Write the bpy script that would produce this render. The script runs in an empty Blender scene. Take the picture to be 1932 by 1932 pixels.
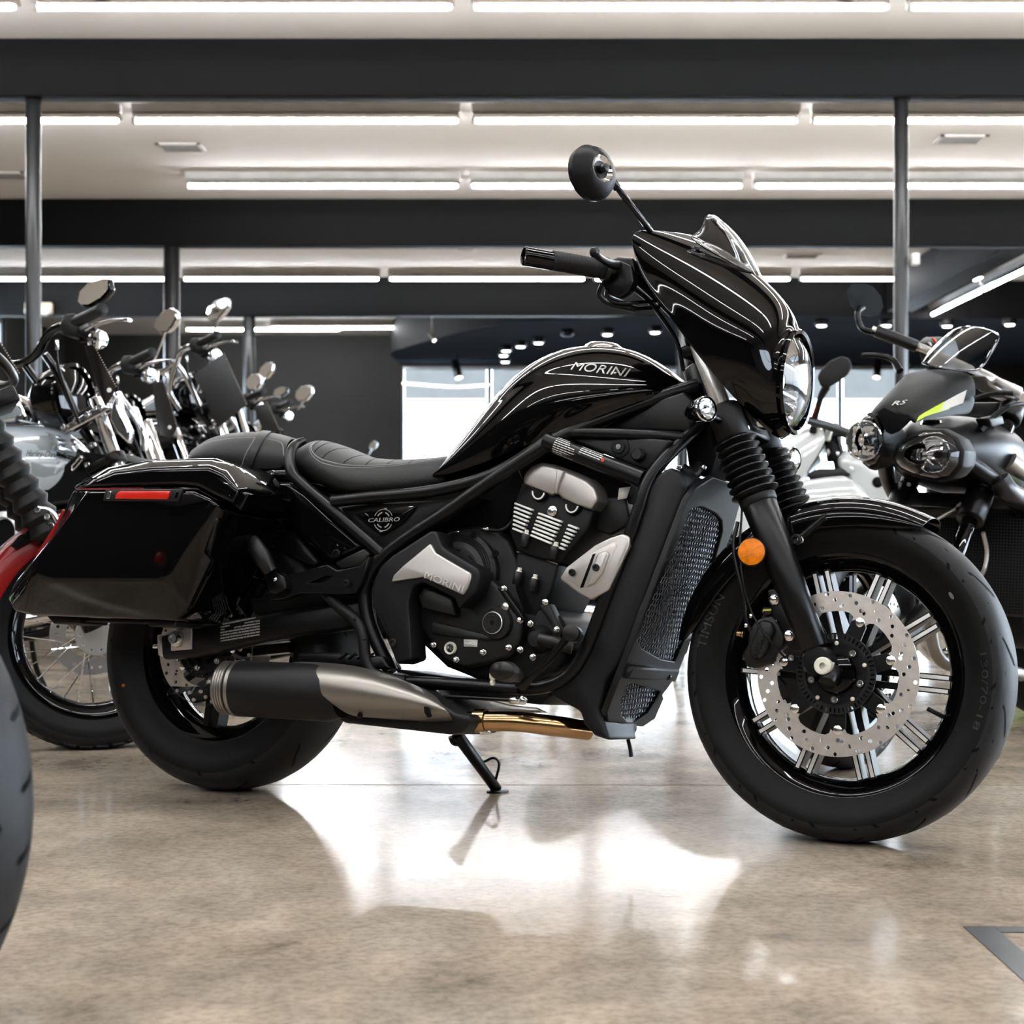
import bpy, bmesh, math, random
from mathutils import Vector, Matrix
random.seed(7)
S = bpy.context.scene
COL = S.collection
PI = math.pi
FPX, CX, HY, CAMH = 3300.0, 966.0, 978.0, 0.625      # focal length in pixels of the 1932 frame, centre column, horizon row, lens height

# ------------------------------------------------------------------ camera
cd = bpy.data.cameras.new('camera')
cam = bpy.data.objects.new('camera', cd); COL.objects.link(cam)
cam.location = (0, 0, CAMH); cam.rotation_euler = (PI/2, 0, 0)
cd.sensor_fit = 'HORIZONTAL'; cd.sensor_width = 24.0; cd.lens = FPX/1932*24.0
cd.shift_y = (HY-966)/1932
cd.clip_start = 0.05; cd.clip_end = 200
cd.dof.use_dof = True; cd.dof.focus_distance = 3.45; cd.dof.aperture_fstop = 5.0
S.camera = cam
# ------------------------------------------------------------------ world: pale overcast daylight
w = bpy.data.worlds.new('world'); S.world = w; w.use_nodes = True
wb = w.node_tree.nodes['Background']; wb.inputs[0].default_value = (0.78, 0.89, 1.0, 1); wb.inputs[1].default_value = 14.0
# ------------------------------------------------------------------ exposure and sampling
S.view_settings.view_transform = 'Standard'; S.view_settings.look = 'None'
S.view_settings.exposure = 0.48; S.view_settings.gamma = 1.0; S.view_settings.use_curve_mapping = False
cy = S.cycles
cy.use_denoising = True; cy.use_adaptive_sampling = True; cy.adaptive_threshold = 0.04
cy.max_bounces = 7; cy.diffuse_bounces = 3; cy.glossy_bounces = 3
cy.transmission_bounces = 5; cy.transparent_max_bounces = 6
cy.caustics_reflective = False; cy.caustics_refractive = False; cy.sample_clamp_indirect = 6.0
TUBE_POWER = 66.0
# ------------------------------------------------------------------ materials
MATS = {}
def mat(name, col, rough=0.5, metal=0.0, coat=0.0, var=0.08, vscale=6.0, bump=0.0, bscale=200.0, trans=0.0, ior=1.5, emit=None, estr=0.0, spec=0.5, rvar=0.0, alpha=1.0, aniso=0.0):
    m = bpy.data.materials.new(name); m.use_nodes = True
    nt = m.node_tree; b = nt.nodes['Principled BSDF']
    b.inputs['Roughness'].default_value = rough; b.inputs['Metallic'].default_value = metal
    b.inputs['Coat Weight'].default_value = coat; b.inputs['Coat Roughness'].default_value = 0.03
    b.inputs['Transmission Weight'].default_value = trans; b.inputs['IOR'].default_value = ior
    b.inputs['Specular IOR Level'].default_value = spec; b.inputs['Alpha'].default_value = alpha
    b.inputs['Anisotropic'].default_value = aniso
    tc = nt.nodes.new('ShaderNodeTexCoord')
    n = nt.nodes.new('ShaderNodeTexNoise'); n.inputs['Scale'].default_value = vscale; n.inputs['Detail'].default_value = 4
    nt.links.new(tc.outputs['Object'], n.inputs['Vector'])
    r = nt.nodes.new('ShaderNodeValToRGB')
    r.color_ramp.elements[0].position = 0.3; r.color_ramp.elements[1].position = 0.7
    r.color_ramp.elements[0].color = (*[max(0, c*(1-var)) for c in col], 1)
    r.color_ramp.elements[1].color = (*[min(1, c*(1+var)) for c in col], 1)
    nt.links.new(n.outputs['Fac'], r.inputs['Fac']); nt.links.new(r.outputs['Color'], b.inputs['Base Color'])
    if rvar:
        mr = nt.nodes.new('ShaderNodeMapRange'); mr.inputs['To Min'].default_value = max(0.0, rough-rvar); mr.inputs['To Max'].default_value = rough+rvar
        nt.links.new(n.outputs['Fac'], mr.inputs['Value']); nt.links.new(mr.outputs['Result'], b.inputs['Roughness'])
    if bump:
        n2 = nt.nodes.new('ShaderNodeTexNoise'); n2.inputs['Scale'].default_value = bscale; n2.inputs['Detail'].default_value = 3
        nt.links.new(tc.outputs['Object'], n2.inputs['Vector'])
        bp = nt.nodes.new('ShaderNodeBump'); bp.inputs['Strength'].default_value = bump; bp.inputs['Distance'].default_value = 0.002
        nt.links.new(n2.outputs['Fac'], bp.inputs['Height']); nt.links.new(bp.outputs['Normal'], b.inputs['Normal'])
    if emit:
        b.inputs['Emission Color'].default_value = (*emit, 1); b.inputs['Emission Strength'].default_value = estr
    MATS[name] = m
    return m
M = MATS
mat('gloss_black', (0.0015, 0.0015, 0.0017), 0.035, spec=0.27)
mat('satin_black', (0.0030, 0.0030, 0.0033), 0.33, spec=0.2, bump=0.05, bscale=900)
mat('matte_black', (0.0055, 0.0055, 0.0057), 0.5, spec=0.18, bump=0.10, bscale=700)
mat('plastic_black', (0.0065, 0.0065, 0.0066), 0.42, spec=0.26, bump=0.12, bscale=900)
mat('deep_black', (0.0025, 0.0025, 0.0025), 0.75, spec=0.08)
mat('dull_black', (0.003, 0.003, 0.0033), 0.45, spec=0.12)
mat('disc_grey', (0.30, 0.29, 0.28), 0.5, metal=0.6)
mat('shroud_black', (0.0055, 0.0055, 0.006), 0.45, spec=0.19, bump=0.10, bscale=900)
mat('tyre_rubber', (0.010, 0.010, 0.0108), 0.55, spec=0.2, var=0.2, vscale=20, bump=0.15, bscale=300)
mat('tyre_sidewall', (0.0048, 0.0048, 0.005), 0.55, spec=0.12, var=0.15, vscale=30, bump=0.1, bscale=400)
mat('sidewall_print', (0.012, 0.012, 0.0125), 0.5)
mat('chrome', (0.82, 0.83, 0.85), 0.04, metal=1.0, var=0.02)
mat('steel', (0.62, 0.60, 0.57), 0.28, metal=1.0, var=0.06, vscale=40)
mat('disc_steel', (0.66, 0.61, 0.56), 0.36, metal=1.0, var=0.06, vscale=60, bump=0.1, bscale=600)
mat('zinc', (0.80, 0.80, 0.80), 0.18, metal=1.0, var=0.05)
mat('machined', (0.88, 0.87, 0.85), 0.34, metal=0.75, var=0.04)
mat('spoke_silver', (0.84, 0.84, 0.83), 0.3, metal=0.25, var=0.03)
mat('cover_silver', (0.50, 0.48, 0.455), 0.42, metal=0.85, var=0.05, bump=0.05, bscale=1200)
mat('fin_white', (0.90, 0.90, 0.89), 0.35, metal=0.0, var=0.03)
mat('muffler_bronze', (0.25, 0.233, 0.21), 0.36, metal=0.9, var=0.06)
mat('header_bronze', (0.45, 0.28, 0.14), 0.16, metal=1.0, var=0.15, vscale=14)
mat('seat_vinyl', (0.0095, 0.010, 0.010), 0.55, spec=0.35, var=0.1, bump=0.35, bscale=450)
mat('seat_thread', (0.16, 0.16, 0.15), 0.6)
mat('red_lens', (0.55, 0.014, 0.006), 0.14, spec=0.5, bump=0.2, bscale=500)
mat('red_dark', (0.22, 0.006, 0.006), 0.12, coat=0.5)
mat('amber_lens', (0.74, 0.20, 0.001), 0.2, spec=0.25, var=0.25, vscale=60, bump=0.3, bscale=300)
mat('clear_lens', (0.97, 0.98, 1.0), 0.01, trans=1.0, ior=1.35, var=0.0)
mat('screen_tint', (0.50, 0.52, 0.54), 0.01, trans=1.0, ior=1.12, var=0.0)
mat('clear_screen', (0.88, 0.90, 0.92), 0.01, trans=1.0, ior=1.25, var=0.0)
mat('lamp_mirror', (0.85, 0.88, 0.92), 0.06, metal=1.0, bump=0.5, bscale=40)
mat('mirror_face', (0.70, 0.69, 0.67), 0.02, metal=1.0, var=0.0)
mat('print_white', (0.72, 0.72, 0.70), 0.5)
mat('print_grey', (0.30, 0.30, 0.30), 0.5)
mat('print_red', (0.6, 0.06, 0.03), 0.5)
mat('green_dot', (0.02, 0.45, 0.06), 0.5)
mat('yellow_mark', (0.55, 0.60, 0.03), 0.5)
mat('grille_wire', (0.13, 0.14, 0.16), 0.2, metal=1.0)
mat('radiator_core', (0.003, 0.003, 0.004), 0.6)
mat('ivory_cap', (0.72, 0.70, 0.60), 0.35)
# room
mat('beam_black', (0.0036, 0.0036, 0.0038), 0.7, spec=0.1)
mat('ceiling_paint', (0.85, 0.835, 0.815), 0.85, var=0.035, vscale=0.6, bump=0.1, bscale=60, spec=0.2)
mat('wall_dark', (0.030, 0.030, 0.028), 0.75, var=0.1, vscale=1.5, spec=0.3)
mat('wall_light', (0.60, 0.59, 0.57), 0.8, var=0.05, vscale=1.0, spec=0.3)
mat('soffit_navy', (0.085, 0.118, 0.185), 0.9, var=0.08, vscale=1.0, spec=0.0)
mat('post_paint', (0.010, 0.0105, 0.0115), 0.32, var=0.1)
mat('housing_white', (0.75, 0.74, 0.72), 0.5)
mat('reflector', (0.86, 0.86, 0.85), 0.06, metal=1.0, var=0.02)
mat('tube_glow', (0.9, 0.9, 0.9), 0.5, emit=(0.965, 0.98, 1.0), estr=TUBE_POWER)
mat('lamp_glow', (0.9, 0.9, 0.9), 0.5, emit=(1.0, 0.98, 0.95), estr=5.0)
mat('pane_glass', (0.96, 0.98, 1.0), 0.0, trans=1.0, ior=1.08, var=0.0)
mat('shade_cloth', (0.16, 0.16, 0.155), 0.95, trans=0.5, ior=1.05)
mat('frame_alu', (0.55, 0.56, 0.58), 0.4, metal=0.4)
mat('white_plastic', (0.72, 0.71, 0.67), 0.45)
mat('beige_plastic', (0.52, 0.44, 0.33), 0.5)
mat('tape_grey', (0.055, 0.057, 0.060), 0.35, var=0.2, vscale=12)
mat('joint_dark', (0.03, 0.03, 0.03), 0.8)
mat('lime_paint', (0.30, 0.62, 0.03), 0.35, coat=0.4)
mat('lime_print', (0.62, 0.82, 0.05), 0.4)
mat('white_gloss', (0.70, 0.73, 0.75), 0.12, coat=1.0)
mat('silver_blue', (0.50, 0.565, 0.62), 0.16, metal=0.1, coat=1.0)
mat('silver_grey', (0.26, 0.30, 0.32), 0.18, metal=0.1, coat=1.0)
mat('red_paint', (0.16, 0.005, 0.005), 0.22, spec=0.25)
mat('tag_black', (0.010, 0.010, 0.010), 0.45)
mat('white_wall', (0.7, 0.7, 0.69), 0.5)

def floor_material():
    m = bpy.data.materials.new('polished_concrete'); m.use_nodes = True
    nt = m.node_tree; b = nt.nodes['Principled BSDF']; L = nt.links
    g = nt.nodes.new('ShaderNodeNewGeometry')
    def noise(scale, det, rough=0.6, dist=0.0, sc=(1, 1, 1)):
        mp = nt.nodes.new('ShaderNodeMapping'); mp.inputs['Scale'].default_value = sc
        L.new(g.outputs['Position'], mp.inputs['Vector'])
        n = nt.nodes.new('ShaderNodeTexNoise'); n.inputs['Scale'].default_value = scale; n.inputs['Detail'].default_value = det
        n.inputs['Roughness'].default_value = rough; n.inputs['Distortion'].default_value = dist
        L.new(mp.outputs['Vector'], n.inputs['Vector']); return n
    n1 = noise(1.15, 10, 0.68, 0.15, (1.0, 0.8, 1)); n2 = noise(4.2, 10, 0.74, 0.1, (0.9, 0.9, 1)); n3 = noise(60, 4, 0.6)
    r1 = nt.nodes.new('ShaderNodeValToRGB'); e = r1.color_ramp.elements
    e[0].position = 0.36; e[0].color = (0.228, 0.182, 0.134, 1); e[1].position = 0.70; e[1].color = (0.67, 0.57, 0.46, 1)
    k = e.new(0.43); k.color = (0.435, 0.355, 0.275, 1)
    k = e.new(0.56); k.color = (0.57, 0.475, 0.375, 1)
    L.new(n1.outputs['Fac'], r1.inputs['Fac'])
    r2 = nt.nodes.new('ShaderNodeValToRGB'); e = r2.color_ramp.elements
    e[0].position = 0.30; e[0].color = (0.58, 0.60, 0.62, 1); e[1].position = 0.66; e[1].color = (1.10, 1.09, 1.08, 1)
    L.new(n2.outputs['Fac'], r2.inputs['Fac'])
    mx = nt.nodes.new('ShaderNodeMixRGB'); mx.blend_type = 'MULTIPLY'; mx.inputs[0].default_value = 1
    L.new(r1.outputs[0], mx.inputs[1]); L.new(r2.outputs[0], mx.inputs[2])
    r3 = nt.nodes.new('ShaderNodeValToRGB'); e = r3.color_ramp.elements
    e[0].position = 0.36; e[0].color = (0.74, 0.74, 0.74, 1); e[1].position = 0.56; e[1].color = (1.05, 1.05, 1.05, 1)
    L.new(n3.outputs['Fac'], r3.inputs['Fac'])
    mx2 = nt.nodes.new('ShaderNodeMixRGB'); mx2.blend_type = 'MULTIPLY'; mx2.inputs[0].default_value = 0.8
    L.new(mx.outputs[0], mx2.inputs[1]); L.new(r3.outputs[0], mx2.inputs[2])
    L.new(mx2.outputs[0], b.inputs['Base Color'])
    mr = nt.nodes.new('ShaderNodeMapRange'); mr.inputs['From Min'].default_value = 0.3; mr.inputs['From Max'].default_value = 0.7
    mr.inputs['To Min'].default_value = 0.10; mr.inputs['To Max'].default_value = 0.19
    L.new(n2.outputs['Fac'], mr.inputs['Value']); L.new(mr.outputs[0], b.inputs['Roughness'])
    bp = nt.nodes.new('ShaderNodeBump'); bp.inputs['Strength'].default_value = 0.035; bp.inputs['Distance'].default_value = 0.004
    L.new(n2.outputs['Fac'], bp.inputs['Height']); L.new(bp.outputs['Normal'], b.inputs['Normal'])
    b.inputs['Specular IOR Level'].default_value = 0.24; b.inputs['Coat Weight'].default_value = 0.0
    MATS['concrete'] = m
floor_material()

# ------------------------------------------------------------------ object helpers
def tag(o, label=None, cat=None, group=None, kind=None):
    if label: o['label'] = label
    if cat: o['category'] = cat
    if group: o['group'] = group
    if kind: o['kind'] = kind
    return o
def empty(name, mw=None, loc=None):
    o = bpy.data.objects.new(name, None); COL.objects.link(o); o.empty_display_size = 0.1
    if mw is not None: o.matrix_world = mw
    if loc is not None: o.location = loc
    return o
def link(name, me, m=None, parent=None, smooth=True, sub=0, bev=0.0, thick=0.0, seg=2, off=-1.0, angle=35):
    if m is not None and len(me.materials) == 0: me.materials.append(MATS[m] if isinstance(m, str) else m)
    if smooth:
        me.polygons.foreach_set('use_smooth', [True]*len(me.polygons))
    o = bpy.data.objects.new(name, me); COL.objects.link(o)
    if parent is not None: o.parent = parent
    if thick:
        s = o.modifiers.new('solid', 'SOLIDIFY'); s.thickness = thick; s.offset = off
    if bev:
        b = o.modifiers.new('bevel', 'BEVEL'); b.width = bev; b.segments = seg; b.limit_method = 'ANGLE'; b.angle_limit = math.radians(angle)
        b.harden_normals = False
    if sub:
        s = o.modifiers.new('sub', 'SUBSURF'); s.levels = sub; s.render_levels = sub
    return o
def sharp(me, ang=35):
    try: me.set_sharp_from_angle(angle=math.radians(ang))
    except Exception: pass
def mesh(name, vs, fs):
    me = bpy.data.meshes.new(name); me.from_pydata([tuple(v) for v in vs], [], fs); me.update()
    bm = bmesh.new(); bm.from_mesh(me); bmesh.ops.recalc_face_normals(bm, faces=bm.faces); bm.to_mesh(me); bm.free()
    return me
def box(name, lo, hi, m, parent=None, bev=0.0, **k):
    x0, y0, z0 = lo; x1, y1, z1 = hi
    vs = [(x0,y0,z0),(x1,y0,z0),(x1,y1,z0),(x0,y1,z0),(x0,y0,z1),(x1,y0,z1),(x1,y1,z1),(x0,y1,z1)]
    fs = [(0,3,2,1),(4,5,6,7),(0,1,5,4),(1,2,6,5),(2,3,7,6),(3,0,4,7)]
    return link(name, mesh(name, vs, fs), m, parent, smooth=bool(bev), bev=bev, **k)
def obox(name, c, ax, ay, az, m, parent=None, bev=0.0, **k):       # oriented box: centre and three half-axis vectors
    c, ax, ay, az = Vector(c), Vector(ax), Vector(ay), Vector(az)
    vs = [c+sx*ax+sy*ay+sz*az for sz in (-1,1) for sx, sy in ((-1,-1),(1,-1),(1,1),(-1,1))]
    fs = [(0,3,2,1),(4,5,6,7),(0,1,5,4),(1,2,6,5),(2,3,7,6),(3,0,4,7)]
    return link(name, mesh(name, vs, fs), m, parent, smooth=bool(bev), bev=bev, **k)
def basis(axis):
    a = Vector(axis).normalized()
    h = Vector((0,0,1)) if abs(a.z) < 0.9 else Vector((1,0,0))
    x = h.cross(a).normalized(); y = a.cross(x)
    return x, y, a
def lathe_mesh(name, prof, c, axis, seg=32, closed=False, sx=1.0, sy=1.0):
    x, y, a = basis(axis); c = Vector(c); vs, fs = [], []
    n = len(prof)
    for r, h in prof:
        for k in range(seg):
            t = 2*PI*k/seg
            vs.append(c + a*h + x*(r*sx*math.cos(t)) + y*(r*sy*math.sin(t)))
    rng = n if closed else n-1
    for i in range(rng):
        j = (i+1) % n
        for k in range(seg):
            k2 = (k+1) % seg
            fs.append((i*seg+k, i*seg+k2, j*seg+k2, j*seg+k))
    if not closed:
        if prof[0][0] > 1e-6: fs.append(tuple(range(seg-1, -1, -1)))
        if prof[-1][0] > 1e-6: fs.append(tuple((n-1)*seg+k for k in range(seg)))
    me = mesh(name, vs, fs)
    bm = bmesh.new(); bm.from_mesh(me); bmesh.ops.remove_doubles(bm, verts=bm.verts, dist=1e-6)
    bmesh.ops.recalc_face_normals(bm, faces=bm.faces); bm.to_mesh(me); bm.free()
    return me
def lathe(name, prof, c, axis, m, parent=None, seg=32, closed=False, ang=35, sx=1.0, sy=1.0, **k):
    me = lathe_mesh(name, prof, c, axis, seg, closed, sx, sy); o = link(name, me, m, parent, **k); sharp(me, ang); return o
def cyl(name, a, b, r, m, parent=None, seg=20, bev=None, r2=None):
    a, b = Vector(a), Vector(b); h = (b-a).length; r2 = r if r2 is None else r2
    e = min(0.12*min(r, r2), 0.2*h) if bev is None else bev
    return lathe(name, [(0,0),(r-e,0),(r,e),(r2,h-e),(r2-e,h),(0,h)], a, b-a, m, parent, seg, ang=50)
def crom(pts, n=6):
    P = [Vector(p) for p in pts]
    if len(P) < 3: return P
    out = []
    for i in range(len(P)-1):
        p0 = P[i-1] if i else P[0]*2-P[1]; p1, p2 = P[i], P[i+1]; p3 = P[i+2] if i+2 < len(P) else P[-1]*2-P[-2]
        for k in range(n):
            t = k/n
            out.append(0.5*((2*p1)+(p2-p0)*t+(2*p0-5*p1+4*p2-p3)*t*t+(3*p1-p0-3*p2+p3)*t**3))
    out.append(P[-1]); return out
def tube_mesh(name, path, r, seg=10, n=6, flat=1.0):
    P = crom(path, n); N = len(P)
    if hasattr(r, '__len__'):
        R = []
        for i in range(N):
            f = i/(N-1)*(len(r)-1); a = min(int(f), len(r)-2); R.append(r[a]*(1-(f-a))+r[a+1]*(f-a))
    else: R = [r]*N
    T = [(P[min(i+1, N-1)]-P[max(i-1, 0)]).normalized() for i in range(N)]
    x, y, _ = basis(T[0]); vs, fs = [], []
    for i in range(N):
        x = (x - T[i]*x.dot(T[i])).normalized(); y = T[i].cross(x)
        for k in range(seg):
            t = 2*PI*k/seg; vs.append(P[i]+x*(R[i]*math.cos(t))+y*(R[i]*flat*math.sin(t)))
    for i in range(N-1):
        for k in range(seg):
            k2 = (k+1) % seg; fs.append((i*seg+k, i*seg+k2, (i+1)*seg+k2, (i+1)*seg+k))
    fs.append(tuple(range(seg-1, -1, -1))); fs.append(tuple((N-1)*seg+k for k in range(seg)))
    return mesh(name, vs, fs)
def tube(name, path, r, m, parent=None, seg=10, n=6, flat=1.0):
    me = tube_mesh(name, path, r, seg, n, flat); o = link(name, me, m, parent); sharp(me, 50); return o
def patch(name, grid, m, parent=None, thick=0.0, sub=2, closed=False, caps=False, off=-1.0):   # rows of points, smoothed by subdivision
    R, C = len(grid), len(grid[0]); vs = [p for row in grid for p in row]; fs = []
    for i in range(R-1):
        for j in range(C if closed else C-1):
            j2 = (j+1) % C; fs.append((i*C+j, i*C+j2, (i+1)*C+j2, (i+1)*C+j))
    if caps:
        fs.append(tuple(range(C))); fs.append(tuple((R-1)*C+j for j in range(C)))
    return link(name, mesh(name, vs, fs), m, parent, sub=sub, thick=thick, off=off)
def prism_mesh(name, A, B):
    n = len(A); vs = list(A)+list(B)
    fs = [tuple(range(n)), tuple(range(2*n-1, n-1, -1))]+[(i, i+n, (i+1) % n+n, (i+1) % n) for i in range(n)]
    return mesh(name, vs, fs)
def prism(name, A, B, m, parent=None, bev=0.003, smooth=True, seg=2, **k):
    return link(name, prism_mesh(name, A, B), m, parent, bev=bev, smooth=smooth, seg=seg, **k)
def to_mesh(cu, name):
    t = bpy.data.objects.new(name, cu); me = bpy.data.meshes.new_from_object(t); bpy.data.objects.remove(t); me.name = name; return me
def plate_mesh(name, loops, depth, bev=0.0):                         # flat plate with holes: loops of (x, y)
    cu = bpy.data.curves.new(name, 'CURVE'); cu.dimensions = '2D'; cu.fill_mode = 'BOTH'; cu.extrude = depth/2; cu.bevel_depth = bev
    for lp in loops:
        s = cu.splines.new('POLY'); s.points.add(len(lp)-1); s.use_cyclic_u = True
        for p, q in zip(s.points, lp): p.co = (q[0], q[1], 0, 1)
    return to_mesh(cu, name)
def circ(r, n=32, cx=0, cy=0, a0=0): return [(cx+r*math.cos(a0+2*PI*k/n), cy+r*math.sin(a0+2*PI*k/n)) for k in range(n)]
def text_mesh(name, s, size, depth=0.001, shear=0.0, space=1.0, align='CENTER', offs=0.0):
    cu = bpy.data.curves.new(name, 'FONT'); cu.body = s; cu.size = size; cu.extrude = depth/2; cu.shear = shear; cu.space_character = space
    cu.align_x = align; cu.align_y = 'CENTER'; cu.offset = offs; cu.resolution_u = 3
    return to_mesh(cu, name)
def place(o, origin, xdir, ydir, sx=1.0, sy=1.0):                    # put an object's xy plane at origin with given axes
    x = Vector(xdir).normalized(); z = x.cross(Vector(ydir)).normalized(); y = z.cross(x)
    o.matrix_local = Matrix(((x.x*sx, y.x*sy, z.x, origin[0]), (x.y*sx, y.y*sy, z.y, origin[1]), (x.z*sx, y.z*sy, z.z, origin[2]), (0,0,0,1)))
    return o
SHARED = {}
def shared(key, f):
    if key not in SHARED: SHARED[key] = f()
    return SHARED[key]
def bolt(name, c, axis, r, m, parent, style='hex', h=None):
    h = 0.8*r if h is None else h
    def build():
        if style == 'hex':
            me = lathe_mesh('bolt', [(0,0),(1.25,0),(1.3,.12),(1.1,.3),(.95,.32),(.95,.9),(.75,1.05),(0,1.05)], (0,0,0), (0,0,1), 12)
        elif style == 'socket':
            me = lathe_mesh('bolt', [(0,0),(1.0,0),(1.0,.75),(.85,.95),(.5,.95),(.48,.35),(0,.3)], (0,0,0), (0,0,1), 14)
        elif style == 'dome':
            me = lathe_mesh('bolt', [(0,0),(1.0,0),(1.0,.2),(.8,.6),(.4,.85),(0,.9)], (0,0,0), (0,0,1), 14)
        me.materials.append(MATS[m]); sharp(me, 40)
        me.polygons.foreach_set('use_smooth', [True]*len(me.polygons)); return me
    me = shared(('bolt', style, m), build)
    o = bpy.data.objects.new(name, me); COL.objects.link(o); o.parent = parent
    x, y, a = basis(axis); c = Vector(c)
    o.matrix_local = Matrix(((x.x*r, y.x*r, a.x*h, c.x), (x.y*r, y.y*r, a.y*h, c.y), (x.z*r, y.z*r, a.z*h, c.z), (0,0,0,1)))
    return o
def wpt(px, py, Y):                                                  # pixel and depth to a world point
    return Vector(((px-CX)/FPX*Y, Y, CAMH-(py-HY)/FPX*Y))
def gpt(px, py):                                                     # pixel to a point on the floor
    Y = FPX*CAMH/(py-HY); return Vector(((px-CX)/FPX*Y, Y, 0))
class Frame:
    """A vehicle's own axes: x forward, y to its left, z up (leaning with it); v counts to its right."""
    def __init__(s, name, origin, heading, lean=0.0):
        th, ph = math.radians(heading), math.radians(lean)
        F = Vector((math.cos(th), -math.sin(th), 0)); Lf = Vector((math.sin(th), math.cos(th), 0)); U = Vector((0,0,1))
        z = U*math.cos(ph)+Lf*math.sin(ph); y = Lf*math.cos(ph)-U*math.sin(ph); o = Vector(origin)
        s.m = Matrix(((F.x,y.x,z.x,o.x),(F.y,y.y,z.y,o.y),(F.z,y.z,z.z,o.z),(0,0,0,1)))
        s.i = s.m.inverted(); s.c = s.i @ Vector((0,0,CAMH)); s.r = s.i.to_3x3()
        s.root = empty(name, s.m)
    def L(s, px, py, v):
        d = s.r @ Vector(((px-CX)/FPX, 1, -(py-HY)/FPX)); t = (-v-s.c.y)/d.y
        return s.c+d*t
    def Ls(s, pts, v): return [s.L(x, y, v) for x, y in pts]
    def onx(s, px, py, u):
        d = s.r @ Vector(((px-CX)/FPX, 1, -(py-HY)/FPX)); t = (u-s.c.x)/d.x
        return s.c+d*t
    def pris(s, name, pts, v0, v1, m, parent=None, bev=0.003, **k):  # outline seen at v0, extruded to v1
        A = s.Ls(pts, v0); B = [Vector((p.x, -v1, p.z)) for p in A]
        return prism(name, A, B, m, parent or s.root, bev, **k)
    def tub(s, name, pts, r, m, parent=None, **k):                   # pts (px, py, v)
        return tube(name, [s.L(*p) for p in pts], r, m, parent or s.root, **k)
    def bolt(s, name, px, py, v, r, m, parent=None, style='hex', axis=(0,-1,0), h=None):
        return bolt(name, s.L(px, py, v), axis, r, m, parent or s.root, style, h)
    def text(s, name, txt, p0, p1, v, size, m, parent=None, up=(0,0,1), depth=0.001, **k):  # baseline centre between two pixels
        a, b = s.L(*p0, v), s.L(*p1, v); o = link(name, text_mesh(name, txt, size, depth, **k), m, parent or s.root, smooth=False)
        wd = max(q.co.x for q in o.data.vertices)-min(q.co.x for q in o.data.vertices)
        return place(o, (a+b)/2, b-a, up, sx=(b-a).length/max(wd, 1e-6))
# ================================================================== the room
ZC = 3.60; XL, XR, YF, YB = -7.25, 8.6, -7.0, 28.35
fl = box('floor', (XL, YF, -0.12), (XR, YB+.3, -0.03), 'joint_dark'); tag(fl, 'polished brown concrete showroom floor', 'floor', kind='structure')
JT = [YF, -2.05, 4.10, 10.2, 16.3, 22.4, YB+.3]
for j in range(len(JT)-1):
    for xa, xb in ((XL, -2.6), (-2.6, 3.9), (3.9, XR)):
        sk = 0.018 if j else 0
        vs = [(xa+.004, JT[j]+.004-sk*xa*.25, -0.03), (xb-.004, JT[j]+.004-sk*xb*.25, -.03), (xb-.004, JT[j+1]-.004-.018*xb*.25*(j < 5), -.03), (xa+.004, JT[j+1]-.004-.018*xa*.25*(j < 5), -.03)]
        A = [Vector(v) for v in vs]; B = [v+Vector((0,0,.03)) for v in A]
        prism('slab', A, B, 'concrete', fl, bev=0, smooth=False)
def crack(pts):
    P = [gpt(*p)+Vector((0,0,.0006)) for p in pts]; n = len(P); vs = []
    for k, p in enumerate(P): w_ = .0009*(1+.8*math.sin(k*2.3)); vs += [p+Vector((0,w_,0)), p-Vector((0,w_,0))]
    link('floor_crack', mesh('floor_crack', vs, [(2*k, 2*k+1, 2*k+3, 2*k+2) for k in range(n-1)]), 'joint_dark', fl, smooth=False)
crack([(470,1532),(500,1530),(530,1533),(560,1529),(590,1528),(618,1526),(640,1529),(665,1527),(690,1531),(720,1532),(742,1534)])
crack([(1030,1470),(1050,1471),(1075,1469),(1100,1471)]); crack([(668,1583),(690,1582),(712,1584)]); crack([(1232,1690),(1262,1693),(1290,1691)])
c = box('ceiling', (XL, YF, ZC), (XR, YB+.3, ZC+.1), 'ceiling_paint'); tag(c, 'off-white plaster showroom ceiling', 'ceiling', kind='structure')
def S_(o, label, cat): return tag(o, label, cat, kind='structure')
def beam(n, lo, hi, label): S_(box(f'trim_{n}', lo, hi, 'beam_black', bev=.006), label, 'beam')
beam(1, (XL, 10.84, 3.245), (XR, 11.02, ZC), 'black ceiling beam crossing the room nearest the camera, thin posts under it')
beam(2, (XL, 16.28, 3.165), (XR, 16.48, ZC), 'second black ceiling beam across the room')
beam(3, (XL, 21.60, 3.13), (4.6, 21.80, ZC), 'third black ceiling beam, low above the far end of the showroom')
beam(4, (4.62, 16.48, 3.165), (4.93, 27.0, ZC), 'black ceiling beam running away from the camera on the far right')
beam(5, (XL, 5.4, 3.2), (XR, 5.6, ZC), 'black ceiling beam above the parked motorcycle')
beam(6, (XL, 0.0, 3.2), (XR, .2, ZC), 'black ceiling beam over the camera')
beam(7, (XL, -5.4, 3.2), (XR, -5.2, ZC), 'black ceiling beam behind the camera')
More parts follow.
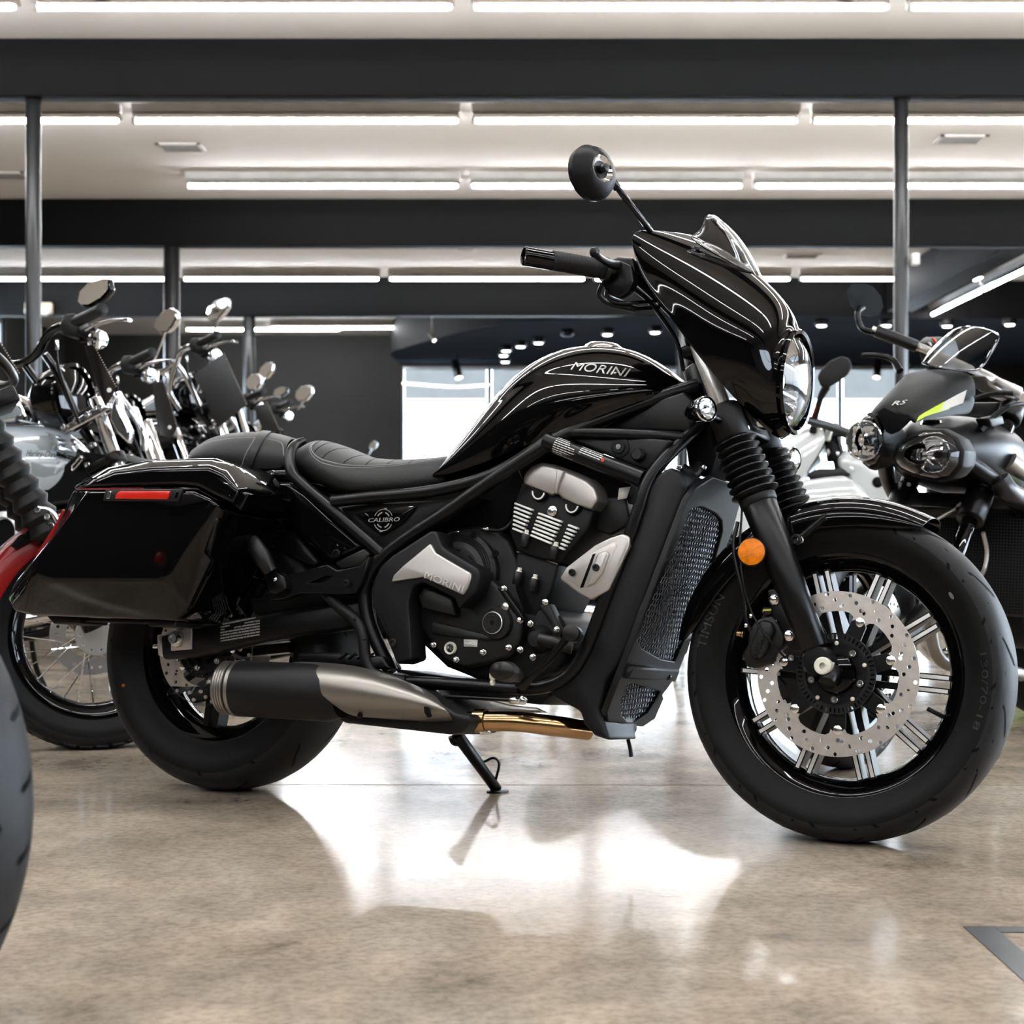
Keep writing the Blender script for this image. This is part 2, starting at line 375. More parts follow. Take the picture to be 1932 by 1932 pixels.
# walls
def wl(name, parts, label, m='wall_dark'):
    me = bpy.data.meshes.new(name); bm = bmesh.new()
    for lo, hi in parts:
        r = bmesh.ops.create_cube(bm, size=1.0)['verts']
        for v in r: v.co = Vector([(lo[i]+hi[i])/2+v.co[i]*(hi[i]-lo[i]) for i in range(3)])
    bm.to_mesh(me); bm.free(); S_(link(name, me, m, smooth=False), label, 'wall')
WX0, WX1 = -1.79, 6.75                                               # the window run in the back wall
wl('wall_back', [((XL, YB, 0), (WX0, YB+.2, ZC)), ((WX1, YB, 0), (XR, YB+.2, ZC)), ((WX0, YB, 3.1), (WX1, YB+.2, ZC)), ((WX0, YB, 0), (WX1, YB+.2, .35))], 'dark olive grey far wall beside the bright windows')
wl('wall_left', [((XL-.2, YF, 0), (XL, 18.0, ZC)), ((XL-.2, 25.05, 0), (XL, YB+.2, ZC)), ((XL-.2, 18.0, 3.48), (XL, 25.05, ZC)), ((XL-.2, 18.0, 0), (XL, 25.05, .5))], 'dark wall along the left side with one window')
wl('wall_right', [((XR, YF, 0), (XR+.2, -3.0, ZC)), ((XR, 12.0, 0), (XR+.2, 18.0, ZC)), ((XR, -3.0, 3.0), (XR+.2, 12.0, ZC)), ((XR, -3.0, 0), (XR+.2, 12.0, .25))], 'pale wall along the right side with large display windows', 'wall_light')
wl('wall_right_far', [((XR, 18.0, 0), (XR+.2, YB+.2, ZC))], 'dark far part of the right wall')
wl('wall_front', [((XL, YF-.2, 0), (XR, YF, ZC))], 'dark wall behind the camera')
def window(n, origin, ux, width, z0, z1, cols, label, shade=0.0):
    """Glazed run: frame bars, one pane per bay, optional roller shades; origin on the wall's inner face, ux along the wall."""
    ux = Vector(ux); nz = Vector((0,0,1)); o0 = Vector(origin); nn = ux.cross(nz)
    def bar(name, a0, a1, h0, h1, m, d0, d1, par, bev=.004):
        c = o0+ux*((a0+a1)/2)+nz*((h0+h1)/2)-nn*((d0+d1)/2)
        return obox(name, c, ux*((a1-a0)/2), nn*((d1-d0)/2), nz*((h1-h0)/2), m, par, bev=bev)
    root = bar(f'window_{n}', 0, width, z1-.06, z1, 'frame_alu', .05, .12, None); S_(root, label, 'window')
    bar('bottom_rail', 0, width, z0, z0+.07, 'frame_alu', .05, .12, root)
    w_ = width/cols
    for k in range(cols+1):
        bar('mullion', max(0, k*w_-.035), min(width, k*w_+.035), z0+.07, z1-.06, 'frame_alu', .05, .12, root)
    for k in range(cols):
        bar('pane', k*w_+.035, (k+1)*w_-.035, z0+.07, z1-.06, 'pane_glass', .08, .088, root, bev=0)
        if shade: bar('roller_shade', k*w_+.05, (k+1)*w_-.05, z1-shade, z1-.06, 'shade_cloth', .03, .045, root)
    # light portal so that the daylight coming through the opening is sampled well
    ld = bpy.data.lights.new('daylight_portal', 'AREA'); ld.shape = 'RECTANGLE'; ld.size = width; ld.size_y = z1-z0; ld.cycles.is_portal = True
    lo = bpy.data.objects.new('daylight_portal', ld); COL.objects.link(lo)
    p = o0+ux*width/2+nz*(z0+z1)/2-nn*.14; z = -nn
    lo.matrix_world = Matrix(((ux.x, 0, z.x*-1*-1, p.x), (ux.y, 0, z.y, p.y), (0, 1, z.z, p.z), (0,0,0,1)))
    lo.rotation_euler = (nn).to_track_quat('-Z', 'Y').to_euler()
window(1, (WX0, YB, 0), (1,0,0), WX1-WX0, .35, 3.1, 6, 'bright far window run with grey roller shades at the top', shade=.54)
window(2, (XL, 18.0, 0), (0,1,0), 7.05, .5, 3.48, 4, 'narrow bright window sliver at the left edge')
window(3, (XR, 12.0, 0), (0,-1,0), 15.0, .25, 3.0, 7, 'large display windows along the right wall')
# dropped navy ceiling with a curved front edge
ed = [wpt(px, py, FPX*2.5/(HY-py)).xy for px, py in ((1200,596.5),(1000,607),(900,620),(820,640),(762,656),(738,666),(742,676))]
cv = [Vector((p.x, p.y, 0)) for p in crom([Vector((q.x, q.y, 0)) for q in ed], 5)]
out = [Vector((4.6, 21.62, 0)), Vector((3.0, 21.6, 0))]+cv+[Vector((-1.79, YB, 0)), Vector((XR, YB, 0)), Vector((XR, 21.9, 0)), Vector((4.95, 21.9, 0)), Vector((4.95, 21.62, 0))]
dc = prism('trim_8', [p+Vector((0,0,3.125)) for p in out], [p+Vector((0,0,ZC)) for p in out], 'beam_black', bev=0, smooth=False)
S_(dc, 'navy dropped ceiling with a curved dark edge above the far windows', 'ceiling')
dc.data.materials.append(M['soffit_navy'])
for p in dc.data.polygons:
    if p.normal.z < -.5: p.material_index = 1
# posts
def post(px, Y, d, top, label):
    x = (px-CX)/FPX*Y; r = empty('steel_post', loc=(x, Y, 0))
    cyl('shaft', (0,0,.012), (0,0,top), d/2, 'post_paint', r, seg=28, bev=.001)
    box('base_plate', (-d,-d,0), (d,d,.014), 'post_paint', r, bev=.003)
    tag(r, label, 'post', 'steel posts under the beams'); return r
post(63, 10.93, .096, 3.245, 'thin dark steel post at the far left edge under the nearest beam')
post(1700, 10.93, .092, 3.245, 'thin dark steel post behind the round black mirror of the streetfighter')
post(324, 16.38, .150, 3.165, 'thick dark steel post behind the chrome-mirrored cruisers')
post(470, 21.70, .150, 3.13, 'far dark steel post in front of the olive grey wall')
post(1287, 21.70, .150, 3.13, 'dark steel post behind the fuel tank front end')
s_ = box('motion_sensor', (2.485, 10.86, 2.20), (2.535, 10.92, 2.275), 'white_plastic', bev=.008); tag(s_, 'small white box clipped to the post on the right', 'sensor')
# fluorescent strip lights
def fixture_proto():
    out = {}
    l = 2.36
    out['housing'] = mesh('housing', [(0,-.05,.115),(l,-.05,.115),(l,.05,.115),(0,.05,.115),(0,-.025,.055),(l,-.025,.055),(l,.025,.055),(0,.025,.055)],
                          [(0,1,2,3),(0,4,5,1),(1,5,6,2),(2,6,7,3),(3,7,4,0),(4,7,6,5)])
    out['housing'].materials.append(M['housing_white'])
    out['reflector'] = mesh('reflector', [(.01,-.075,.024),(l-.01,-.075,.024),(l-.01,-.024,.049),(.01,-.024,.049),(.01,.024,.049),(l-.01,.024,.049),(l-.01,.075,.024),(.01,.075,.024),
                                          (.01,-.075,.029),(l-.01,-.075,.029),(l-.01,-.024,.054),(.01,-.024,.054),(.01,.024,.054),(l-.01,.024,.054),(l-.01,.075,.029),(.01,.075,.029)],
                             [(0,1,2,3),(3,2,5,4),(4,5,6,7),(8,11,10,9),(11,12,13,10),(12,15,14,13),(0,8,9,1),(7,6,14,15)])
    out['reflector'].materials.append(M['reflector'])
    out['tube'] = lathe_mesh('tube', [(0,0),(.012,.002),(.019,.02),(.019,l-.06),(.012,l-.042),(0,l-.04)], (.02,0,0), (1,0,0), 10); out['tube'].materials.append(M['tube_glow'])
    for f in out['tube'].polygons: f.use_smooth = True
    out['end_cap'] = lathe_mesh('end_cap', [(0,0),(.026,0),(.026,.025),(0,.025)], (0,0,0), (1,0,0), 10); out['end_cap'].materials.append(M['housing_white'])
    return out
FX = fixture_proto()
ORD = ['leftmost', 'second', 'third', 'fourth', 'fifth', 'sixth', 'seventh']
def fixture(x, y, z, label, rz=0.0, grp='ceiling strip lights'):
    r = empty('strip_light'); r.location = (x, y, z); r.rotation_euler = (0, 0, rz)
    for k in ('housing', 'reflector', 'tube'):
        o = bpy.data.objects.new(k, FX[k]); COL.objects.link(o); o.parent = r
        if k == 'tube':
            e = bpy.data.objects.new('end_cap', FX['end_cap']); COL.objects.link(e); e.parent = o
    tag(r, label, 'strip light', grp); return r
def row(x0, n, Y, z, desc, pitch=2.44):
    for k in range(n):
        x = x0+k*pitch
        a, b = CX+x/Y*FPX if Y > 0 else -9, CX+(x+2.36)/Y*FPX if Y > 0 else -9
        py = HY-(z-CAMH)/Y*FPX if Y > 0 else -9
        vis = b > 0 and a < 1932 and py > -5
        if vis: lab = f'{desc}, tube between columns'
        fixture(x, Y, z, None or (ROWLAB(desc, k, x0, Y, pitch) if vis else 'ceiling strip light outside the photographed view'), grp='ceiling strip lights' if vis else 'ceiling strip lights out of view')
def ROWLAB(desc, k, x0, Y, pitch):
    first = 0
    while CX+(x0+first*pitch+2.36)/Y*FPX <= 0: first += 1
    i = k-first
    return f'{ORD[i]} fluorescent strip light from the left in the {desc}'
ZT = 3.485
row(-2.675-2.44*2, 7, 9.78, ZT, 'topmost row at the picture edge')
row(-2.73-2.44, 6, 12.58, ZT, 'row just behind the nearest beam')
row(-2.806, 5, 15.05, ZT, 'row before the second beam')
row(-5.39-1.0, 5, 20.9, ZT, 'row before the third beam', pitch=2.455)
for k, x in enumerate((-4.95, -3.62)):
    fixture(x, 26.5-.25*k, ZT, ('left' if k == 0 else 'right')+' yellowish strip light over the olive grey far wall')
for Y in (7.0, 3.6, 1.6, -1.3, -4.0): row(-6.4, 5, Y, ZT, 'row', pitch=2.44)
for k in range(2):
    fixture(5.25, 17.1+2.4*k, 3.17, ('nearer' if k == 0 else 'farther')+' strip light of the pair slanting along the right beam', rz=PI/2)
# vents, detector, exit box
def vent(px, py, wpx, label):
    Y = FPX*(ZC-CAMH)/(HY-py); x = (px-CX)/FPX*Y; wd = wpx/FPX*Y; r = empty('ceiling_vent', loc=(x, Y, ZC))
    dp = .30
    for a, b in (((-wd/2,-dp/2), (wd/2,-dp/2+.03)), ((-wd/2,dp/2-.03), (wd/2,dp/2)), ((-wd/2,-dp/2), (-wd/2+.03,dp/2)), ((wd/2-.03,-dp/2), (wd/2,dp/2))):
        box('frame_bar', (*a, -.012), (*b, -.001), 'housing_white', r)
    box('duct', (-wd/2+.02,-dp/2+.02,-.004), (wd/2-.02,dp/2-.02,-.001), 'deep_black', r)
    for k in range(9):
        y = -dp/2+.04+k*.027
        obox('louver', (0, y, -.012), (wd/2-.03,0,0), (0,.005,-.005), (0,.001,.001), 'print_grey', r)
    tag(r, label, 'vent')
vent(342, 277, 84, 'louvred air vent in the ceiling left of the centre, behind the nearest beam')
vent(1812, 262, 90, 'louvred air vent in the ceiling right of the thin right post')
vent(1513, 482, 66, 'small louvred air vent in the ceiling above the fairing, past the second beam')
vent(10, 330, 84, 'wide air grille in the ceiling cut by the left edge')
p = wpt(880, 478, 19.2); sd = empty('smoke_detector', loc=(p.x, p.y, ZC))
lathe('base', [(0,0),(.10,0),(.10,-.02),(.07,-.045),(0,-.05)], (0,0,0), (0,0,1), 'white_plastic', sd); lathe('indicator', [(0,-.048),(.03,-.05),(.025,-.058),(0,-.06)], (0,0,0), (0,0,1), 'housing_white', sd)
tag(sd, 'round white smoke detector on the ceiling between the beams', 'detector')
p = wpt(71, 581, 21.5); eb = empty('emergency_light', loc=(p.x, 21.6, p.z))
box('case', (-.17,-.09,-.07), (.17,0,.07), 'beige_plastic', eb, bev=.015)
for s in (-1, 1): lathe('lamp_head', [(0,0),(.05,0),(.06,.04),(.05,.055),(0,.06)], (s*.1,-.09,-.03), (0,-1,-.3), 'white_plastic', eb, seg=16)
tag(eb, 'beige emergency light box on the far beam behind the left post', 'light')
# ceiling downlights under the navy ceiling
def downlight(px, py, label, lit=True, r=.085):
    Y = FPX*2.43/(HY-py); p = wpt(px, py, Y); o = empty('downlight', loc=(p.x, p.y, 3.125))
    cyl('can', (0,0,-.002), (0,0,-.085), r, 'matte_black', o, seg=18)
    lathe('lens', [(0,-.0855),(r*.72,-.0855),(r*.6,-.1),(0,-.104)], (0,0,0), (0,0,1), 'lamp_glow' if lit else 'deep_black', o, seg=18)
    tag(o, label, 'downlight', 'black can downlights on the navy ceiling')
for px, py, lab in ((1016,645,'lit black can downlight above the left slope of the fuel tank'), (982,652,'can downlight second from the tank in the receding line'), (955,660,'can downlight third in the line receding left of the tank'),
                    (950,669,'can downlight fourth in the line receding left of the tank'), (953,681,'lowest can downlight just above the far window'), (1146,629,'lit can downlight over the fuel cap'),
                    (1236,625,'lit can downlight beside the fork top'), (1550,612,'can downlight right of the headlamp'), (1672,612,'can downlight behind the thin right post'), (1787,613,'can downlight above the streetfighter windscreen'), (1905,610,'can downlight near the right edge')):
    downlight(px, py, lab)
downlight(1070, 631, 'unlit dark can downlight between the lit ones over the tank', False)
def spot(px, py, Y, tilt, s, m, label, drop):
    p = wpt(px, py, Y); o = empty('track_spotlight', loc=p); d = Vector(tilt).normalized()
    cyl('stem', (0,0,.02), (0,0,drop-p.z), .012, m, o, seg=8)
    cyl('barrel', -d*s, d*s*.95, s*.42, m, o, seg=20)
    cyl('lens', d*s*.955, d*s*.98, s*.36, 'lamp_glow', o, seg=20)
    tag(o, label, 'spotlight')
spot(862, 697, 26.8, (.25,-.35,-1), .15, 'post_paint', 'grey cylinder spotlight hanging before the left far window', 3.13)
spot(1655, 697, 26.8, (-.15,-.35,-1), .14, 'post_paint', 'grey cylinder spotlight hanging right of the headlamp', 3.13)
spot(815, 636, 24.2, (.6,-.5,-.9), .07, 'white_plastic', 'small white spotlight on the navy ceiling edge', 3.6)
# glowing tubes added as the lamp reflections in the far window glass
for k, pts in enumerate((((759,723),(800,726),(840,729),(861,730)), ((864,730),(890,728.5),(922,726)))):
    o = tube('curved_reflection', [wpt(a, b, 27.9) for a, b in pts], .016, 'lamp_glow', seg=8); tag(o, ('longer left' if k == 0 else 'shorter right')+' thin curved glowing strip painting a lamp reflection in the far window', 'painted reflection')
    for q in (pts[0], pts[-1]): p_ = wpt(*q, 27.9); cyl('added_hanger_wire', p_+Vector((0,0,.012)), (p_.x, p_.y, 3.13), .003, 'post_paint', o, seg=6)  # wires added only to hold up the reflection tubes
# floor tape
def strip(name, a, b, label):
    o = box(name, (a[0], a[1], .0005), (b[0], b[1], .0016), 'tape_grey'); tag(o, label, 'tape', 'grey marking tape on the floor')
strip('floor_tape', (.690, 1.6, 0), (.736, 2.674, 0), 'grey floor tape strip running to the camera at the lower right')
strip('floor_tape', (.737, 2.636, 0), (2.2, 2.674, 0), 'grey floor tape strip crosswise at the lower right corner')
strip('floor_tape', (.700, 4.14, 0), (.748, 5.6, 0), 'grey floor tape strip seen through the front wheel')
# lime green wedge on the floor at the right edge
g = empty('display_ramp', loc=(1.66, 5.85, 0))
prism('body', [Vector(v) for v in ((0,0,0.0),(.9,0,0.0),(.9,0,.26),(.25,0,.16),(0,0,.05))], [Vector(v) for v in ((0,.5,0.0),(.9,.5,0.0),(.9,.5,.26),(.25,.5,.16),(0,.5,.05))], 'lime_paint', g, bev=.008)
box('tread_plate', (.3,.05,.181), (.85,.45,.262), 'lime_paint', g, bev=.004)
tag(g, 'lime green wedge-shaped stand on the floor at the right edge', 'stand')
# ================================================================== the black motorcycle
r0, f0 = gpt(422, 1490), gpt(1590, 1588)
HEAD = math.degrees(math.atan2(r0.y-f0.y, f0.x-r0.x)); WB = (f0-r0).length
B = Frame('motorcycle', r0, HEAD, 6.0); BR = B.root
tag(BR, 'glossy black cruiser motorcycle with fairing and saddlebag in the middle of the showroom', 'motorcycle')
def shrink(o, target, off=.0006, mode='NEAREST_SURFACEPOINT'):
    s = o.modifiers.new('wrap', 'SHRINKWRAP'); s.target = target; s.offset = off; s.wrap_method = mode; s.wrap_mode = 'ABOVE_SURFACE'
    if mode == 'PROJECT': s.use_project_z = True; s.use_negative_direction = True; s.use_positive_direction = True; s.wrap_mode = 'ON_SURFACE'
    return o
def mirror_rows(rows):                                               # half grid (centre first) to a full symmetric grid
    return [[Vector((p.x, -p.y, p.z)) for p in reversed(r[1:])]+list(r) for r in rows]
def half(F, rows): return mirror_rows([[F.L(*p) for p in r] for r in rows])
def centre(rows):
    for r in rows:
        r[len(r)//2].y = 0.0
    return rows
def copy_mirror(o, parent, name=None):                               # the same part on the other side
    me = o.data.copy()
    for q in me.vertices: q.co.y = -q.co.y
    me.flip_normals()
    n = bpy.data.objects.new(name or o.name.split('.')[0], me); COL.objects.link(n); n.parent = parent
    for md in o.modifiers:
        nm = n.modifiers.new(md.name, md.type)
        for a in ('width','segments','limit_method','angle_limit','thickness','offset','levels','render_levels'):
            if hasattr(md, a):
                try: setattr(nm, a, getattr(md, a))
                except Exception: pass
    return n

# ---- wheels
def tyre_profile(R, hw, rr):
    pts = []; s = R-rr
    half_ = [(rr-.004, .66*hw), (rr+.012, .74*hw), (rr+.30*s, .93*hw), (rr+.5*s, hw), (rr+.62*s, .99*hw)]
    crown = []
    for k in range(9):
        t = k/8*PI/2; crown.append((rr+.62*s+.38*s*math.sin(t)**.9, .99*hw*math.cos(t)**.85 if k < 8 else 0.0))
    return half_+crown[1:]
def tyre(name, c, R, hw, rr, parent, seg=96, sidewall='tyre_sidewall', tread='tyre_rubber'):
    h = tyre_profile(R, hw, rr); prof = h+[(r, -q) for r, q in reversed(h[:-1])]
    prof = prof+[(rr-.004, 0.0)]
    me = lathe_mesh(name, prof, c, (0,1,0), seg, closed=True); o = link(name, me, sidewall, parent)
    me.materials.append(MATS[tread]); c = Vector(c); lim = rr+.60*(R-rr)
    for p in me.polygons:
        q = p.center-c; q.y = 0
        if q.length > lim: p.material_index = 1
    sharp(me, 60); return o
def surf(R, hw, rr, h):                                              # tyre crown radius at lateral offset h
    pr = tyre_profile(R, hw, rr); pr = [(q, r) for r, q in pr if r >= rr+.45*(R-rr)]; pr.sort()
    a = abs(h)
    for (q0, r0_), (q1, r1_) in zip(pr, pr[1:]):
        if q0 <= a <= q1: return r0_+(r1_-r0_)*(a-q0)/max(q1-q0, 1e-9)
    return pr[-1][1]
def surfq(R, hw, rr, q):                                            # crown point: q = 0 at the centre line, 1 at the tread edge
    s = R-rr; t = (1-q)*PI/2
    return (rr+.55*s+.45*s*max(0, math.sin(t))**.9, .995*hw*max(0, math.cos(t))**.85)
def groove_shade_strips(c, R, hw, rr, parent, n, pat):                           # raised black strips painting the shade inside the tread cuts
    vs, fs = [], []; c = Vector(c)
    for k in range(n):
        for sgn in (1, -1):
            for line in pat:
                a0 = 2*PI*(k+(0.5 if sgn < 0 else 0))/n; pts = []
                P = crom([Vector((a, h, 0)) for a, h in line], 5)
                for i, p in enumerate(P):
                    t = (P[min(i+1, len(P)-1)]-P[max(i-1, 0)]); nrm = Vector((-t.y, t.x*R, 0)); nrm.normalize()
                    wd = .0042*(.35 if i in (0, len(P)-1) else 1)
                    for s in (-1, 1):
                        a = a0+p.x+s*nrm.x*wd/R
                        r, h = surfq(R, hw, rr, max(.02, min(1.0, p.y+s*nrm.y*wd/(1.25*hw)))); r += .0009; h = (h+.0007)*sgn
                        pts.append(c+Vector((r*math.cos(a), h, r*math.sin(a))))
                b = len(vs); vs += pts
                for i in range(len(P)-1): fs.append((b+2*i, b+2*i+1, b+2*i+3, b+2*i+2))
    o = link('groove_shade', mesh('groove_shade', vs, fs), 'deep_black', parent); o['kind'] = 'stuff'; return o
def rim(name, c, rr, hw, parent, m='gloss_black'):
    prof = [(rr+.006, .62*hw), (rr+.008, .70*hw), (rr-.002, .73*hw), (rr-.010, .62*hw), (rr-.024, .50*hw), (rr-.034, .3*hw), (rr-.036, 0),
            (rr-.034, -.3*hw), (rr-.024, -.50*hw), (rr-.010, -.62*hw), (rr-.002, -.73*hw), (rr+.008, -.70*hw), (rr+.006, -.62*hw), (rr-.008, -.45*hw), (rr-.008, .45*hw)]
    return lathe(name, prof, c, (0,1,0), m, parent, seg=80, closed=True, ang=60)
def twin_spokes(c, r_in, r_out, n, a0, parent, gap=.0125, wid=.0055, v=.012, face_on=True):
    def body():
        me = mesh('spoke', [(r_in,-.022,-wid*1.25),(r_in,.022,-wid*1.25),(r_in,.022,wid*1.25),(r_in,-.022,wid*1.25),(r_out,-.019,-wid),(r_out,.019,-wid),(r_out,.019,wid),(r_out,-.019,wid)],
                  [(0,1,2,3),(4,7,6,5),(0,4,5,1),(1,5,6,2),(2,6,7,3),(3,7,4,0)]); me.materials.append(M['satin_black']); return me
    def face():
        q = wid*.62; me = mesh('machined_face', [(r_in+.07,-.0224,-q),(r_in+.07,-.0224,q),(r_out-.004,-.0196,q),(r_out-.004,-.0196,-q),(r_in+.07,-.0205,-q),(r_in+.07,-.0205,q),(r_out-.004,-.0188,q),(r_out-.004,-.0188,-q)],
                  [(0,1,2,3),(4,7,6,5),(0,4,5,1),(1,5,6,2),(2,6,7,3),(3,7,4,0)]); me.materials.append(M['spoke_silver']); return me
    mb, mf = shared(('sp', r_in, r_out), body), shared(('spf', r_in, r_out), face)
    for k in range(n):
        for s in (-1, 1):
            o = bpy.data.objects.new('spoke', mb); COL.objects.link(o); o.parent = parent
            a = a0+2*PI*k/n
            mx_ = Matrix.Translation(c) @ Matrix.Rotation(-a, 4, 'Y') @ Matrix.Translation((0, -v, s*gap)); o.matrix_local = mx_
            if not face_on: continue
            f = bpy.data.objects.new('machined_face', mf); COL.objects.link(f); f.parent = parent
            f.matrix_local = mx_
def disc(c, v, ro, ri, tabs, parent, a0=0.0, tab_r=None, holes=63, thick=.005):
    tr = tab_r or ri-.018; inner = []
    for k in range(tabs):
        a = a0+2*PI*k/tabs; d = PI/tabs
        hw = .013/ri
        for t, r in ((-d, ri), (-d*.7, ri), (-hw*2.0, ri-.001), (-hw*1.35, ri-.006), (-hw, tr), (0, tr-.002), (hw, tr), (hw*1.35, ri-.006), (hw*2.0, ri-.001), (d*.7, ri)):
            inner.append((r*math.cos(a+t), r*math.sin(a+t)))
    loops = [circ(ro, 120), inner]
    rr = [ri+(ro-ri)*f for f in (.22, .52, .82)]
    for k in range(holes):
        a = 2*PI*(k+.3)/holes; r = rr[k % 3]+((k//3) % 2)*.002
        loops.append(circ(.0042, 8, r*math.cos(a), r*math.sin(a)))
    for k in range(tabs):
        a = a0+2*PI*(k)/tabs; r = ri+.006
        loops.append([(r*math.cos(a)+.008*math.cos(a+PI/2+.0)*math.cos(t)*.55+.004*math.sin(t)*math.cos(a), r*math.sin(a)+.008*math.sin(a+PI/2)*math.cos(t)*.55+.004*math.sin(t)*math.sin(a)) for t in [2*PI*q/8 for q in range(8)]])
    o = link('brake_disc', plate_mesh('brake_disc', loops, thick), 'disc_steel', parent, smooth=False)
    place(o, (c[0], -v, c[2]), (1,0,0), (0,0,1)); return o
def carrier(c, v, r_body, r_arm, tabs, a0, parent):
    out = []
    for k in range(tabs):
        a = a0+2*PI*k/tabs; d = PI/tabs
        for t, r in ((-d, r_body), (-d*.55, r_body+.002), (-.012/r_arm*1.3, r_arm-.006), (-.008/r_arm, r_arm), (.008/r_arm, r_arm), (.012/r_arm*1.3, r_arm-.006), (d*.55, r_body+.002)):
            out.append((r*math.cos(a+t), r*math.sin(a+t)))
    loops = [out]
    for k in range(5):
        a = a0+.3+2*PI*k/5; loops.append([(.040*math.cos(a+t)*s, .040*math.sin(a+t)*s) for t, s in ((-.42,1.0),(.42,1.0),(.40,.68),(-.40,.68))])
    o = link('disc_carrier', plate_mesh('disc_carrier', loops, .006, .0006), 'satin_black', parent, smooth=False); place(o, (c[0], -v, c[2]), (1,0,0), (0,0,1))
    for k in range(tabs):
        a = a0+2*PI*k/tabs; bolt('bobbin', (c[0]+(r_arm-.003)*math.cos(a), -v-.001, c[2]+(r_arm-.003)*math.sin(a)), (0,-1,0), .0105, 'zinc', parent, 'dome', h=.005)
    return o
def abs_ring(c, v, ri, ro, n, parent):
    loops = [circ(ro, 96), circ(ri-.006, 64)]
    for k in range(n):
        a = 2*PI*k/n; w_ = PI/n*.9
        loops.append([(r*math.cos(a+t), r*math.sin(a+t)) for r, t in ((ri,-w_/2*1.1),(ro-.003,-w_/2*.9),(ro-.003,w_/2*.9),(ri,w_/2*1.1))])
    o = link('sensor_ring', plate_mesh('sensor_ring', loops, .003), 'matte_black', parent, smooth=False); place(o, (c[0], -v, c[2]), (1,0,0), (0,0,1))
def arc_text(name, s, c, v, r, a_mid, size, m, parent, target, span, flip=False):
    me = text_mesh(name, s, size, .0006); xs = [q.co.x for q in me.vertices]; wd = max(xs)-min(xs); k = span/wd
    for q in me.vertices:
        a = a_mid-q.co.x*k; rr_ = r+q.co.y
        q.co = Vector((c[0]+rr_*math.cos(a), -v-q.co.z, c[2]+rr_*math.sin(a)))
    return shrink(link(name, me, m, parent, smooth=False), target, .0012)
FW = Vector((WB, 0, .322)); RW = Vector((0, 0, .322))
fw = rim('front_wheel', FW, .237, .058, BR); FWR, FWHW = .322, .066
ft = tyre('tyre', FW, FWR, FWHW, .240, fw)
PATF = [((-.12,.10),(-.03,.32),(.06,.55),(.03,.90)), ((.06,.55),(.17,.62),(.27,.52)), ((.22,.62),(.19,.80),(.15,.98))]
groove_shade_strips(FW, FWR, FWHW, .240, fw, 15, PATF)
twin_spokes(FW, .055, .207, 10, math.radians(-3.5), fw)
lathe('hub', [(0,-.07),(.045,-.07),(.052,-.06),(.052,-.03),(.062,-.02),(.062,.02),(.05,.03),(.045,.07),(0,.07)], FW, (0,1,0), 'satin_black', fw, seg=40)
disc(FW, .074, .158, .120, 7, fw, a0=math.radians(67)); carrier(FW, .074, .062, .110, 7, math.radians(67), fw); abs_ring(FW, .081, .066, .078, 52, fw)
lathe('hub_cover', [(.034,.06),(.040,.082),(.036,.090),(.022,.094),(0,.094)], FW, (0,-1,0), 'gloss_black', fw, seg=36)
for k in range(5):
    a = math.radians(52+72*k); bolt('disc_bolt', FW+Vector((.050*math.cos(a), -.078, .050*math.sin(a))), (0,-1,0), .0075, 'zinc', fw, 'socket')
    a = math.radians(18+72*k); bolt('rivet', FW+Vector((.058*math.cos(a), -.083, .058*math.sin(a))), (0,-1,0), .0042, 'ivory_cap', fw, 'dome')
arc_text('sidewall_print', 'TIMSUN', FW, .066, .281, math.radians(160), .026, 'sidewall_print', fw, ft, .40)
arc_text('sidewall_print', '130/70-18', FW, .066, .276, math.radians(-4), .018, 'sidewall_print', fw, ft, .52)
o = lathe('tyre_sticker', [(0,0),(.0075,0),(.0075,.0008),(0,.001)], B.L(1787,1128,.0655), (0,-1,0), 'print_grey', fw, seg=16); shrink(o, ft, .0004)
cyl('valve_stem', FW+Vector((.205*math.cos(-.36), -.02, .205*math.sin(-.36))), FW+Vector((.175*math.cos(-.34), -.035, .175*math.sin(-.34))), .0045, 'matte_black', fw, seg=10)
rw = rim('rear_wheel', RW, .211, .082, BR); RWHW = .089
rt = tyre('tyre', RW, .322, RWHW, .214, rw)
PATR = [((-.14,.08),(-.03,.28),(.08,.46),(.05,.88)), ((.08,.46),(.22,.54),(.34,.42)), ((.30,.55),(.26,.78),(.22,.97))]
groove_shade_strips(RW, .322, RWHW, .214, rw, 12, PATR)
twin_spokes(RW, .055, .180, 7, math.radians(6), rw, gap=.013, wid=.007, v=.02, face_on=False)
lathe('hub', [(0,-.09),(.045,-.09),(.055,-.08),(.055,.08),(.045,.09),(0,.09)], RW, (0,1,0), 'satin_black', rw, seg=40)
disc(RW, .103, .1275, .088, 5, rw, a0=math.radians(-72), tab_r=.068, holes=45); carrier(RW, .103, .058, .076, 5, math.radians(-72), rw); abs_ring(RW, .110, .057, .068, 48, rw)
for k in range(5):
    a = math.radians(-36+72*k); bolt('disc_bolt', RW+Vector((.048*math.cos(a), -.108, .048*math.sin(a))), (0,-1,0), .0075, 'zinc', rw, 'socket')
o = lathe('tyre_sticker', [(0,0),(.004,0),(.004,.0008),(0,.001)], B.L(232,1293,.088), (0,-1,0), 'amber_lens', rw, seg=10); shrink(o, rt, .0004)

